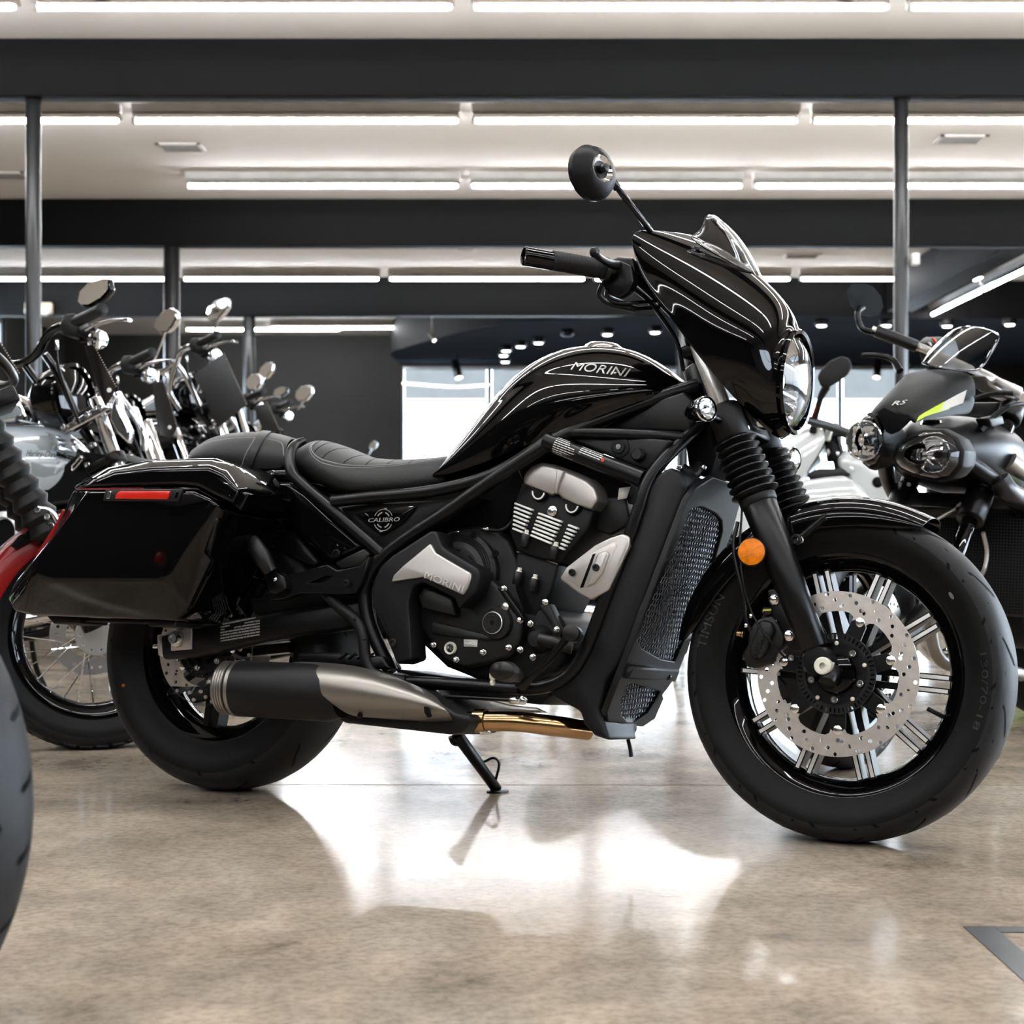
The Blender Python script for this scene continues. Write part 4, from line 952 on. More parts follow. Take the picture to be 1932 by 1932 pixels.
B.pris('frame_clip', [(328,940),(333,927),(339,926),(334,940)], .4005, .397, 'gloss_black', rfr, bev=.001)
o = lathe('green_sticker', [(0,0),(.0045,0),(.0045,.0008),(0,.001)], B.L(19,1129,.345), (-.6,-.8,0), 'green_dot', bag, seg=16)
B.pris('tail_lamp', [(124,962),(116,985),(96,1018),(70,1048),(64,1050),(82,1022),(106,984),(117,960)], .337, .25, 'red_dark', BR, bev=.004)
B.pris('bag_foot', [(85,1160),(150,1164),(150,1176),(100,1177)], .30, .20, 'matte_black', bag, bev=.004)
B.pris('bag_foot', [(270,1168),(332,1170),(330,1182),(280,1182)], .30, .20, 'matte_black', bag, bev=.004)
B.pris('bag_rail', [(95,1163),(330,1173),(330,1179),(95,1170)], .28, .24, 'matte_black', bag, bev=.002)
bag2 = copy_mirror(bag, BR); copy_mirror(lid, bag2)
B.pris('bag_mount', [(440,960),(470,930),(490,950),(470,1010),(440,1020)], .20, .12, 'matte_black', bev=.004)
B.bolt('mount_screw', 456, 968, .30, .005, 'zinc', BR, 'dome')
cyl('mount_spring', B.L(458,968,.29), B.L(482,974,.20), .006, 'satin_black', BR)
# ---- swingarm
sw = B.pris('swingarm', [(298,1198),(330,1186),(362,1179),(490,1161),(600,1143),(695,1128),(698,1182),(600,1196),(497,1211),(362,1241),(308,1244),(298,1236)], .152, .115, 'satin_black', bev=.010)
copy_mirror(sw, BR)
B.pris('axle_plate', [(322,1196),(361,1181),(361,1225),(322,1228)], .156, .15, 'cover_silver', sw, bev=.002)
B.pris('arm_end_cap', [(296,1199),(304,1196),(306,1240),(298,1236)], .154, .12, 'cover_silver', sw, bev=.002)
ac = B.L(337, 1205, .157); lathe('axle_nut', [(.006,.022),(.006,.024),(.011,.024),(.012,.020),(.012,.010),(.019,.009),(.020,.006),(.020,0),(0,0)], ac, (0,-1,0), 'zinc', sw, seg=12, ang=25)
cyl('adjuster_bolt', B.L(290,1220,.14), B.L(299,1219,.14), .005, 'zinc', sw)
lines = ['MOTORCYCLE NOISE EMISSION CONTROL INFORMATION', 'CALIBRO                       MOTORCYCLE', 'VIN              LFTAC AFM6S2000634.0', 'MEETS EPA NOISE EMISSION REQUIREMENTS OF 80 DBA', 'AT 4000 RPM BY THE FEDERAL TEST PROCEDURE. MODIFICATIONS', 'WHICH CAUSE THIS MOTORCYCLE TO EXCEED FEDERAL NOISE', 'STANDARDS ARE PROHIBITED BY FEDERAL LAW. SEE OWNERS MANUAL']
for k, s in enumerate(lines):
    dy = k*5.3; B.text('arm_label', s, (416+(4 if k == 0 else 0), 1178+dy), (490-(8 if k == 0 else 0), 1165.5+dy), .1524, .0046, 'print_white', sw, depth=.0002)
# chain-side cover and hugger behind
B.pris('chain_guard', [(470,1130),(560,1122),(690,1110),(690,1132),(480,1160)], .11, .06, 'matte_black', bev=.004)
# ---- muffler and exhaust
m0, m1 = B.L(421, 1297, .262), B.L(648, 1309, .242); md = m1-m0; ml = md.length
mu = lathe('muffler', [(0,.03),(.058,.03),(.0595,.034),(.0595,ml*.9),(.05,ml),(0,ml)], m0, md, 'matte_black', BR, seg=48, ang=50)
pr = [(.038,.036),(.040,.0),(.050,-.002),(.0555,.004)]
for k in range(5): pr += [(.0575,.006+k*.006),(.0575,.010+k*.006),(.0562,.0105+k*.006)]
pr += [(.0600,.036),(.0600,.044),(.05,.044)]
lathe('end_cap', pr, m0, md, 'muffler_bronze', mu, seg=48, ang=30)
lathe('outlet', [(.030,.10),(.034,.012),(.036,-.001),(.0385,-.001),(.036,.10)], m0, md, 'deep_black', mu, seg=32, closed=True)
vv = [.225,.262,.290,.303,.298,.270,.235]
cols = [[(543,1247),(550,1251),(566,1268),(592,1300),(620,1326),(645,1344),(664,1353)],
        [(622,1248),(628,1254),(638,1270),(654,1298),(674,1327),(690,1345),(702,1356)],
        [(692,1258),(698,1265),(706,1279),(720,1303),(735,1330),(746,1348),(752,1360)],
        [(752,1278),(758,1285),(764,1297),(774,1315),(784,1336),(792,1352),(797,1363)],
        [(800,1298),(806,1304),(812,1313),(820,1327),(828,1343),(833,1356),(836,1366)],
        [(824,1314),(829,1320),(835,1328),(843,1339),(850,1350),(855,1358),(852,1368)]]
off = [0,.006,.0,-.012,-.025,-.035]
shd = patch('heat_shield', [[B.L(x, y, v+off[i]) for (x, y), v in zip(r, vv)] for i, r in enumerate(cols)], 'muffler_bronze', mu, thick=.003, sub=3)
B.pris('shield_hole', [(799,1333),(806,1335),(812,1352),(806,1354),(800,1344)], .284, .275, 'deep_black', mu, bev=.001)
B.bolt('shield_screw', 680, 1350, .268, .006, 'satin_black', mu, 'socket'); B.bolt('shield_screw', 456, 1339, .25, .004, 'zinc', mu, 'dome')
B.pris('exhaust_chamber', [(560,1258),(690,1266),(800,1306),(858,1345),(888,1350),(884,1368),(868,1383),(845,1386),(650,1364),(620,1352),(600,1330)], .225, .06, 'matte_black', bev=.018, seg=4)
B.pris('slotted_guard', [(560,1232),(610,1230),(722,1238),(735,1262),(640,1262),(565,1256)], .18, .12, 'satin_black', bev=.006)
for k in range(4): B.pris('guard_slot', [(638+k*17,1243),(652+k*17,1231),(655+k*17,1233),(642+k*17,1245)], .1815, .178, 'deep_black', bev=0)
B.tub('header_pipe', [(884,1361,.16),(920,1361,.155),(980,1362,.145),(1050,1370,.12),(1110,1378,.06)], .0205, 'header_bronze', seg=20)
B.tub('header_pipe', [(975,1366,.145),(1040,1376,.12),(1110,1384,.05)], .014, 'header_bronze', seg=16)
cl = lathe('pipe_clamp', [(.021,-.012),(.0245,-.012),(.0245,.012),(.021,.012)], B.L(908,1360,.157), B.L(930,1361,.155)-B.L(900,1361,.157), 'header_bronze', BR, seg=28, closed=True)
B.bolt('clamp_bolt', 908, 1380, .16, .006, 'zinc', cl, axis=(1,0,0), h=.02)
B.pris('stand_plate', [(858,1313),(905,1316),(960,1330),(1010,1335),(1030,1345),(900,1346),(880,1350),(868,1348),(856,1330)], .10, .085, 'steel', bev=.003)
B.bolt('plate_bolt', 866, 1347, .103, .007, 'zinc', BR, axis=(0,0,-1), h=.012)
# side stand on the far side
sa, sb = B.L(862, 1385, -.12), B.L(938, 1490, -.25)
ss = cyl('side_stand', sa, sb, .0145, 'satin_black', BR, seg=18, r2=.0125)
ft_ = B.L(939, 1495, -.252); fz = (B.i.to_3x3() @ Vector((0,0,1)))
lathe('stand_foot', [(0,-.004),(.030,-.004),(.030,.002),(.026,.004),(0,.004)], ft_+fz*.003, fz, 'satin_black', ss, seg=24, sx=1.0, sy=.8)
B.tub('stand_tang', [(912,1438,-.20),(930,1430,-.20),(940,1436,-.21),(941,1448,-.215),(935,1472,-.235)], .0032, 'satin_black', ss, seg=8)
B.tub('stand_spring', [(850,1390,-.12),(856,1402,-.13),(872,1405,-.14),(880,1418,-.16)], .006, 'satin_black', ss, seg=8)
B.tub('drain_hose', [(1185,1395,.0),(1189,1412,.0),(1191,1428,.0)], .0045, 'matte_black', seg=8)

# ---- engine
en = B.pris('engine', [(735,1085),(800,1012),(850,996),(920,990),(960,1020),(985,1080),(1010,1140),(1060,1165),(1082,1230),(1050,1268),(1000,1286),(900,1282),(840,1258),(795,1215),(765,1140)], .10, -.14, 'matte_black', bev=.010)
rc_ = B.L(873, 1083, .10)
lathe('alternator_cover', [(.088,-.03),(.088,.018),(.080,.026),(.078,.0245),(.076,.0275),(.074,.026),(.072,.029),(.070,.0275),(.068,.0305),(.066,.029),(.055,.035),(0,.038)], rc_, (0,-1,0), 'plastic_black', en, seg=64, ang=20)
for a0 in (-.25, .55, 1.35, 2.2):
    lp = [(.050*math.cos(a0+.30*k/8), .050*math.sin(a0+.30*k/8)) for k in range(9)]+[(.046*math.cos(a0+.30*(8-k)/8), .046*math.sin(a0+.30*(8-k)/8)) for k in range(9)]
    o = link('cover_slot', plate_mesh('cover_slot', [lp], .002), 'deep_black', en, smooth=False); place(o, rc_+Vector((0,-.0355,0)), (1,0,0), (0,0,1))
B.bolt('cover_bolt', 894, 1009, .126, .007, 'deep_black', en, 'socket', h=.003); B.bolt('cover_bolt', 935, 1044, .124, .0075, 'deep_black', en, 'socket', h=.003)
cc = B.pris('clutch_cover', [(787,1137),(791,1180),(813,1212),(840,1247),(873,1260),(916,1253),(962,1238),(981,1206),(986,1172),(965,1146),(940,1105),(909,1079),(850,1120)], .135, .09, 'plastic_black', bev=.008, seg=3)
B.pris('cover_step', [(813,1170),(925,1198),(930,1210),(850,1202),(812,1196)], .141, .13, 'plastic_black', cc, bev=.005)
B.pris('cover_rib', [(936,1106),(952,1112),(990,1168),(984,1172),(966,1150)], .142, .12, 'satin_black', cc, bev=.003)
B.pris('cover_block', [(787,1125),(800,1107),(852,1128),(857,1162),(796,1148)], .165, .10, 'plastic_black', cc, bev=.005)
cp_ = B.L(930, 1175, .150)
lathe('clutch_cap', [(0,.004),(.0215,.004),(.0228,.002),(.0228,-.03),(0,-.03)], cp_, (0,-1,0), 'plastic_black', cc, seg=40)
lathe('cap_rim', [(.0215,.0042),(.0228,.0032),(.0233,.001),(.0225,.001)], cp_, (0,-1,0), 'machined', cc, seg=40, closed=True)
lathe('cap_socket', [(0,.0046),(.0055,.0046),(.0055,.003),(0,.003)], cp_, (0,-1,0), 'deep_black', cc, seg=6)
lathe('cap_boss', [(0,0),(.036,0),(.033,.012),(0,.014)], cp_+Vector((.004,.016,0)), (0,-1,0), 'plastic_black', cc, seg=40)
B.bolt('filler_plug', 952, 1145, .140, .0095, 'steel', cc, 'dome', h=.004)
og = B.L(850, 1223, .137); lathe('sight_glass_ring', [(.0095,.004),(.0125,.005),(.0135,.002),(.0135,-.004),(.0095,-.004)], og, (0,-1,0), 'ivory_cap', cc, seg=28, closed=True)
lathe('sight_glass', [(0,.002),(.0095,.0015),(.0095,-.002),(0,-.002)], og, (0,-1,0), 'chrome', cc, seg=20)
nl = B.pris('serial_label', [(875,1206),(901,1207),(900,1221),(875,1220)], .1358, .135, 'print_white', cc, bev=0)
for k in range(4): B.pris('label_line', [(878,1209.5+k*2.8),(890+(k % 2)*4,1209.9+k*2.8),(890+(k % 2)*4,1210.9+k*2.8),(878,1210.5+k*2.8)], .1361, .1357, 'print_grey', nl, bev=0)
for px, py, v in ((818,1217,.136),(861,1245,.136),(912,1231,.136),(960,1222,.136),(982,1226,.128),(1006,1240,.125),(982,1170,.136),(1001,1177,.125),(1051,1188,.115),(1029,1136,.112),(951,1111,.136),(783,1174,.115)):
    B.bolt('case_bolt', px, py, v, .0056, 'zinc', en, 'hex', h=.009)
wp = B.L(1020, 1206, .10); lathe('water_pump', [(0,.03),(.016,.028),(.024,.016),(.030,.0),(0,0)], wp, (0,-1,0), 'plastic_black', en, seg=32)
B.tub('coolant_pipe', [(1020,1206,.12),(1045,1212,.122),(1080,1222,.11)], .0135, 'plastic_black', en, seg=14)
B.pris('pump_web', [(1015,1142),(1035,1138),(1060,1190),(1052,1216),(1040,1180)], .112, .08, 'plastic_black', en, bev=.004)
# cylinder
cyb = B.pris('cylinder', [(974,1040),(1010,1044),(1054,1063),(1042,1112),(1014,1168),(986,1162),(968,1112)], .10, -.11, 'matte_black', bev=.006)
chd = B.pris('cylinder_head', [(985,908),(1050,932),(1120,963),(1110,998),(1075,1040),(1058,1064),(1010,1052),(974,1040),(960,1003),(966,955)], .112, -.11, 'matte_black', bev=.006)
hcv = loft('head_cover', [atv(B.Ls([(986,912),(990,893),(1003,880),(1020,872),(1048,877),(1080,889),(1110,902),(1127,918),(1135,944),(1119,964),(1086,953),(1060,941),(1051,930),(1043,937),(1020,926)], .135), -.10),
                          B.Ls([(986,912),(990,893),(1003,880),(1020,872),(1048,877),(1080,889),(1110,902),(1127,918),(1135,944),(1119,964),(1086,953),(1060,941),(1051,930),(1043,937),(1020,926)], .112),
                          B.Ls([(990,913),(994,897),(1006,885),(1022,878),(1046,883),(1078,895),(1106,908),(1121,922),(1127,942),(1116,960),(1086,950),(1061,938),(1052,926),(1042,934),(1020,924)], .128)], 'cover_silver', chd, bev=.006)
pt = B.pris('cover_ridge', [(1050,884),(1064,888),(1054,912),(1049,932),(1044,930)], .137, .122, 'cover_silver', hcv, bev=.0045, seg=3)
def fins(p0, p1, q0, q1, n, v=.116):
    for k in range(n):
        t = k/(n-1); a = B.L(p0[0]+(q0[0]-p0[0])*t, p0[1]+(q0[1]-p0[1])*t, v); b = B.L(p1[0]+(q1[0]-p1[0])*t, p1[1]+(q1[1]-p1[1])*t, v)
        d = (b-a); up = Vector((-d.z, 0, d.x)).normalized()*.0021
        obox('cooling_fin', (a+b)/2, d/2, (0,.008,0), up, 'fin_white', chd, bev=.0015)
fins((973,950), (1006,963), (969,997), (988,1005), 7)
fins((1018,969), (1061,985), (1003,1010), (1042,1026), 7)
fins((1074,991), (1092,998), (1057,1033), (1066,1037), 7)
for px, py in ((1018,928),(1081,953)):
    ctr = B.L(px, py, .118); pts = [ctr+Vector((.0135*math.cos(t), -.0055, .0135*math.sin(t)*1.15)) for t in [math.radians(175+ (k/10)*175) for k in range(11)]]
    tube('plug_ring', pts, .0018, 'fin_white', chd, seg=6, n=3)
    lathe('plug_well', [(0,.004),(.017,.004),(.021,-.004),(0,-.004)], ctr, (0,-1,0), 'satin_black', chd, seg=28)
B.bolt('head_bolt', 1042, 964, .115, .0085, 'zinc', chd, 'hex')
for px, py, v in ((993,1008,.118),(1048,1031,.118),(979,1079,.112),(1009,1092,.112)):
    a = B.L(px, py, v); b = B.L(px-5, py+24, v)
    cyl('stud_tower', a, b, .0095, 'plastic_black', cyb, seg=16); bolt('stud_nut', a, a-b, .0052, 'ivory_cap', cyb, 'hex', h=.009)
B.tub('cylinder_gasket', [(975,1041,.103),(1010,1049,.103),(1052,1064,.103)], .0012, 'steel', cyb, seg=6)
B.tub('plug_lead', [(987,905,.11),(980,880,.10),(1000,855,.08),(1050,848,.08),(1090,862,.08)], .0035, 'satin_black', en, seg=8)
B.tub('throttle_cable', [(915,1000,.11),(945,1000,.11),(965,985,.10),(978,960,.09)], .004, 'satin_black', en, seg=8)
cyl('cable_ferrule', B.L(909,998,.112), B.L(923,998,.112), .0042, 'zinc', en)
B.pris('cable_clip', [(844,1003),(866,1001),(867,1006),(858,1009),(846,1008)], .112, .10, 'zinc', en, bev=.001)
B.pris('coil_pack', [(1120,940),(1180,935),(1190,990),(1150,1010),(1125,1000)], .08, .0, 'plastic_black', bev=.005)
B.pris('white_tag', [(1168,921),(1189,918),(1182,940),(1165,943)], .1, .098, 'white_plastic', bev=0)
# black side cover with silver plate
sp_ = B.pris('engine_side_cover', [(813,1000),(823,1003),(834,1033),(901,1073),(905,1086),(897,1117),(864,1149),(856,1128),(797,1098),(777,1105),(769,1137),(776,1244),(748,1254),(701,1137),(703,1098),(716,1069),(740,1047)], .190, .12, 'shroud_black', bev=.007, seg=3)
pl = B.pris('silver_cover', [(811,1025),(821,1043),(888,1082),(887,1092),(881,1110),(873,1123),(798,1089),(737,1098),(742,1085),(760,1067)], .1965, .18, 'cover_silver', sp_, bev=.004, seg=3)
B.text('cover_lettering', 'MORINI', (802,1085), (874,1113), .1972, .021, 'machined', pl, up=(.42,0,.9), depth=.003)
B.bolt('cover_screw', 742, 1213, .191, .0085, 'matte_black', sp_, 'socket', h=.004)
B.pris('cover_groove', [(714,1160),(719,1162),(734,1200),(731,1204)], .192, .188, 'deep_black', sp_, bev=0)
B.tub('heater_hose', [(612,1118,.16),(640,1145,.165),(668,1168,.17),(684,1196,.175),(690,1240,.178),(703,1268,.178),(730,1280,.178),(765,1285,.17)], .0125, 'matte_black', seg=14)
for px, py in ((669,1168),(687,1206)): B.bolt('hose_tie', px, py, .185, .004, 'satin_black', BR, 'dome')
# footpeg, brake pedal, linkage
pg = B.tub('rider_peg', [(952,1268,.34),(955,1268,.30),(962,1270,.24),(975,1275,.17)], [.020,.026,.024,.015], 'plastic_black', seg=18, flat=.75)
lathe('peg_end', [(0,.012),(.012,.010),(.019,.003),(.021,-.01),(0,-.01)], B.L(948,1266,.345), (-.1,-1,0), 'plastic_black', pg, seg=22, sx=1.5, sy=.95)
lathe('peg_feeler', [(0,-.006),(.007,-.005),(.007,.004),(.004,.008),(.006,.013),(.004,.018),(0,.019)], B.L(930,1275,.33), (0,0,-1), 'ivory_cap', pg, seg=14)
bpd = B.tub('brake_pedal', [(1072,1200,.205),(1052,1226,.20),(1025,1256,.195),(1000,1280,.19),(985,1296,.18)], [.012,.011,.010,.011,.014], 'satin_black', seg=12, flat=.6)
cyl('pedal_rubber', B.L(1076,1194,.235), B.L(1086,1198,.165), .0165, 'plastic_black', bpd, seg=20)
B.tub('cross_tube', [(755,1284,.165),(850,1290,.165),(980,1300,.16)], .011, 'satin_black', seg=12)
lk = B.tub('linkage_rod', [(823,1313,.16),(900,1317,.165),(968,1321,.17)], .0042, 'satin_black', seg=10)
cyl('rod_end', B.L(962,1321,.17), B.L(982,1322,.17), .0075, 'zinc', lk); bolt('rod_nut', B.L(987,1322,.17), (0,-1,0), .0075, 'zinc', lk)
B.pris('belly_tray', [(745,1262),(1000,1300),(1040,1310),(1020,1330),(860,1312),(760,1296)], .06, -.10, 'matte_black', bev=.005)

# ---- radiator shroud
GA, GB = B.L(1298, 945, .15), B.L(1190, 1228, .15)
side = [(1242,893),(1262,880),(1284,890),(1296,915),(1299,945),(1244,1088),(1192,1228),(1178,1262),(1166,1290),(1160,1350),(1166,1384),(1150,1398),(1120,1388),(1100,1366),(1093,1342),(1036,1312),(1040,1294),(1086,1264),(1131,1172),(1136,1156),(1112,1130),(1160,1080),(1192,1002),(1202,975),(1222,918)]
A = B.Ls(side, .15); FARV = {8: .12, 9: .06, 10: .0, 11: .0, 12: .03, 13: .06, 14: .08}; Bk = [Vector((p.x, FARV.get(k, .142), p.z)) for k, p in enumerate(A)]
adir = (GB-GA).normalized(); ydir = Vector((0,1,0)); gn = adir.cross(ydir); gn = gn if gn.x > 0 else -gn
RECESS = {4: .012, 5: .012, 6: .012, 7: .016, 8: .026, 9: .036, 10: .030}
rs = prism('radiator_shroud', [p-gn*RECESS.get(k, 0) for k, p in enumerate(A)], [p-gn*RECESS.get(k, 0) for k, p in enumerate(Bk)], 'shroud_black', BR, bev=.012, seg=3)
def onp(px, py, dep=0.0):
    d = B.r @ Vector(((px-CX)/FPX, 1, -(py-HY)/FPX)); p0 = GA+gn*dep; t = (p0-B.c).dot(gn)/d.dot(gn); return B.c+d*t
def gxy(p): q = p-GA; return (q.dot(adir), p.y)
G0 = Vector((GA.x, 0, GA.z))
top_open = [gxy(onp(q[0]+5, q[1])) for q in ((1294,962),(1304,954),(1320,953),(1345,966),(1357,980),(1358,1002),(1330,1105),(1289,1232),(1266,1250),(1240,1246),(1204,1226),(1194,1210),(1215,1150),(1255,1060))]
low_open = [gxy(onp(q[0]+6, q[1])) for q in ((1176,1288),(1190,1286),(1240,1302),(1244,1318),(1228,1355),(1205,1370),(1180,1368),(1163,1350),(1162,1320))]
L_ = (GB-GA).length
outl = [(gxy(q)[0], gxy(q)[1]-.004) for q in (A[4], A[6], A[7], A[8], A[9])]+[ (gxy(A[10])[0]-.012, gxy(A[10])[1]+.02), (gxy(A[10])[0]-.008, .0), (gxy(A[9])[0], .06), (gxy(A[8])[0], .12), (gxy(A[7])[0], .143), (L_*.5, .143), (.03, .143), (-.03, .125), (-.058, .07), (-.058, -.07), (-.03, -.13)]
def plate_on(name, loops, depth, bev, m, parent, dep):
    o = link(name, plate_mesh(name, loops, depth, bev), m, parent, smooth=False); return place(o, G0+gn*dep, adir, ydir)
gfz = (adir.cross(ydir)).dot(gn)
plate_on('grille_frame', [outl, top_open, low_open], .008, .003, 'shroud_black', rs, -.005)
bxo = [gxy(onp(*q)) for q in ((1166,1262),(1184,1250),(1290,1290),(1285,1302),(1180,1268))]
plate_on('grille_crossbar', [[(x, y) for x, y in ((gxy(A[7])[0]-.005,-.135),(gxy(A[7])[0]+.012,-.14),(gxy(A[7])[0]+.012,.115),(gxy(A[7])[0]-.005,.115))]], .012, .005, 'shroud_black', rs, .003)
def inside(x, y, poly):
    c = False
    for (x1, y1), (x2, y2) in zip(poly, poly[1:]+poly[:1]):
        if (y1 > y) != (y2 > y) and x < (x2-x1)*(y-y1)/(y2-y1)+x1: c = not c
    return c
def wire(poly, parent):
    xs = [p[0] for p in poly]; ys = [p[1] for p in poly]; cx_, cy_ = (min(xs)+max(xs))/2, (min(ys)+max(ys))/2
    R_ = max(max(xs)-min(xs), max(ys)-min(ys))*.75; pitch = .0115; vs, fs = [], []; rr_ = .0011
    big = [(cx_+(x-cx_)*1.03, cy_+(y-cy_)*1.06) for x, y in poly]
    for fam in (0, 1):
        ang = math.radians(28 if fam == 0 else -28); dx, dy = math.cos(ang), math.sin(ang); nx, ny = -dy, dx
        k = -int(R_/pitch)
        while k*pitch < R_:
            run = []; t = -R_*1.2; st = pitch*.36
            while t < R_*1.2:
                x, y = cx_+nx*k*pitch+dx*t, cy_+ny*k*pitch+dy*t
                if inside(x, y, big): run.append((x, y, .0017*math.sin(2*PI*(t/(pitch*1.20))+PI*k+PI*fam)))
                else:
                    if len(run) > 2: seg_add(run, vs, fs, rr_, nx, ny)
                    run = []
                t += st
            if len(run) > 2: seg_add(run, vs, fs, rr_, nx, ny)
            k += 1
    o = link('wire_mesh', mesh('wire_mesh', vs, fs), 'grille_wire', parent); place(o, G0+gn*-.006, adir, ydir); return o
def seg_add(run, vs, fs, r, nx, ny):
    b = len(vs)
    for x, y, z in run: vs += [(x+nx*r, y+ny*r, z), (x, y, z+r), (x-nx*r, y-ny*r, z), (x, y, z-r)]
    for i in range(len(run)-1):
        for j in range(4): fs.append((b+4*i+j, b+4*i+(j+1) % 4, b+4*i+4+(j+1) % 4, b+4*i+4+j))
wire(top_open, rs); wire(low_open, rs)
plate_on('radiator_core', [[(x*1.02-.004, y*1.05) for x, y in top_open]], .004, 0, 'radiator_core', rs, -.0105)
plate_on('radiator_core', [[(x, y) for x, y in low_open]], .004, 0, 'radiator_core', rs, -.0105)
B.bolt('shroud_bolt', 1263, 1278, -.07, .006, 'gloss_black', rs, 'dome', axis=tuple(gn))
B.pris('shroud_lug', [(1290,1165),(1300,1162),(1305,1190),(1295,1198)], -.14, -.155, 'matte_black', rs, bev=.003)
bk = B.pris('engine_bracket', [(1122,1028),(1150,1014),(1173,1007),(1187,1012),(1186,1030),(1147,1114),(1114,1132),(1090,1119),(1055,1092),(1068,1070)], .168, .145, 'cover_silver', bev=.005, seg=3)
B.pris('bracket_recess', [(1112,1046),(1158,1022),(1164,1028),(1140,1090),(1122,1106),(1096,1110),(1066,1090)], .1685, .160, 'cover_silver', bk, bev=.001)
B.pris('bracket_ridge', [(1126,1044),(1140,1038),(1148,1042),(1136,1080),(1120,1100),(1104,1108)], .176, .160, 'cover_silver', bk, bev=.006, seg=3)
B.pris('bracket_slot', [(1118,1046),(1123,1044),(1100,1108),(1094,1109)], .170, .160, 'deep_black', bk, bev=0)
B.bolt('bracket_bolt', 1080, 1080, .170, .0072, 'matte_black', bk, 'socket'); B.bolt('bracket_bolt', 1125, 1071, .176, .0072, 'matte_black', bk, 'socket')
B.bolt('radiator_cap', 1282, 884, .08, .006, 'zinc', BR, 'hex', axis=(0,-.4,1)); B.bolt('steering_lock', 1327, 882, .05, .007, 'zinc', BR, 'dome', axis=(.2,-1,0))
B.tub('radiator_hose', [(1285,885,.06),(1305,895,.05),(1320,880,.03)], .014, 'matte_black', seg=12)
B.pris('horn_bracket', [(1290,815),(1340,800),(1352,860),(1340,900),(1300,890)], .04, -.06, 'deep_black', bev=.005)
# ================================================================== motorcycles around it
def wire_spokes(c, r_in, r_out, n, parent, m='chrome', hw=.03):
    def build():
        me = tube_mesh('wire_spoke', [(0,0,0),(1,0,0)], .0016, seg=6, n=1); me.materials.append(M[m]); return me
    me = shared('wirespoke'+m, build)
    for k in range(n):
        a = 2*PI*k/n; off = .95 if (k//2) % 2 else -.55; s = 1 if k % 2 else -1
        p = Vector((r_in*math.cos(a+off), s*hw, r_in*math.sin(a+off))); q = Vector((r_out*math.cos(a), 0, r_out*math.sin(a))); d = q-p
        x, y, z = basis(d); L0 = d.length
        o = bpy.data.objects.new('wire_spoke', me); COL.objects.link(o); o.parent = parent; cc_ = Vector(c)+p
        o.matrix_local = Matrix(((d.x, x.x, y.x, cc_.x), (d.y, x.y, y.y, cc_.y), (d.z, x.z, y.z, cc_.z), (0,0,0,1)))
def knobs(c, R, hw, rr, parent, n=44):                               # raised tread blocks around the crown
    vs, fs = [], []; c = Vector(c)
    for k in range(n):
        for h0, h1, sh in ((-.80,-.30,0),(-.22,.22,.5),(.30,.80,0)):
            a0 = 2*PI*(k+sh)/n; a1 = a0+2*PI/n*.74; b = len(vs)
            for rr_ in (-.002, .005):
                for a, h in ((a0,h0),(a1,h0+.08),(a1,h1),(a0,h1-.08)):
                    r = surf(R, hw, rr, h*hw)+rr_; vs.append(c+Vector((r*math.cos(a), h*hw, r*math.sin(a))))
            fs += [(b+4,b+5,b+6,b+7),(b,b+1,b+5,b+4),(b+1,b+2,b+6,b+5),(b+2,b+3,b+7,b+6),(b+3,b,b+4,b+7)]
    o = link('tread_block', mesh('tread_block', vs, fs), 'tyre_rubber', parent, smooth=False); o['kind'] = 'stuff'
def spoke_wheel(name, c, R, hw, rr, parent, n=40, rimm='gloss_black', blocks=True, spokes=True):
    w_ = rim(name, c, rr-.004, hw, parent, rimm); tyre('tyre', c, R, hw, rr, w_, seg=72)
    if blocks: knobs(c, R, hw, rr, w_)
    lathe('hub', [(0,-.055),(.030,-.055),(.034,-.045),(.030,-.035),(.022,-.02),(.022,.02),(.030,.035),(.034,.045),(.030,.055),(0,.055)], c, (0,1,0), 'cover_silver', w_, seg=28)
    if spokes: wire_spokes(c, .034, rr-.03, n, w_)
    loops = [circ(.112, 64), circ(.068, 40)]
    for k in range(24): loops.append(circ(.005, 8, .092*math.cos(k*PI/12), .092*math.sin(k*PI/12)))
    for v in (-.062,):
        o = link('brake_disc', plate_mesh('brake_disc', loops, .005), 'disc_grey', w_, smooth=False); place(o, (c[0], -v, c[2]), (1,0,0), (0,0,1))
    o = link('hub_flange', plate_mesh('hub_flange', [circ(.054, 40)]+[circ(.005, 10, .043*math.cos(k*PI/5), .043*math.sin(k*PI/5)) for k in range(10)], .012, .002), 'cover_silver', w_, smooth=False); place(o, (c[0], -.055, c[2]), (1,0,0), (0,0,1))
    return w_
def bellows(name, a, b, r0_, r1_, n, m, parent, seg=22):
    a, b = Vector(a), Vector(b); Lg = (b-a).length; pr = [(0,0)]
    for k in range(n):
        r = r0_+(r1_-r0_)*k/n; pr += [(r*.78, Lg*(k+.02)/n), (r, Lg*(k+.55)/n), (r*1.0, Lg*(k+.62)/n), (r*.80, Lg*(k+.97)/n)]
    return lathe(name, pr+[(r1_*.8, Lg), (0, Lg)], a, b-a, m, parent, seg=seg, ang=20)
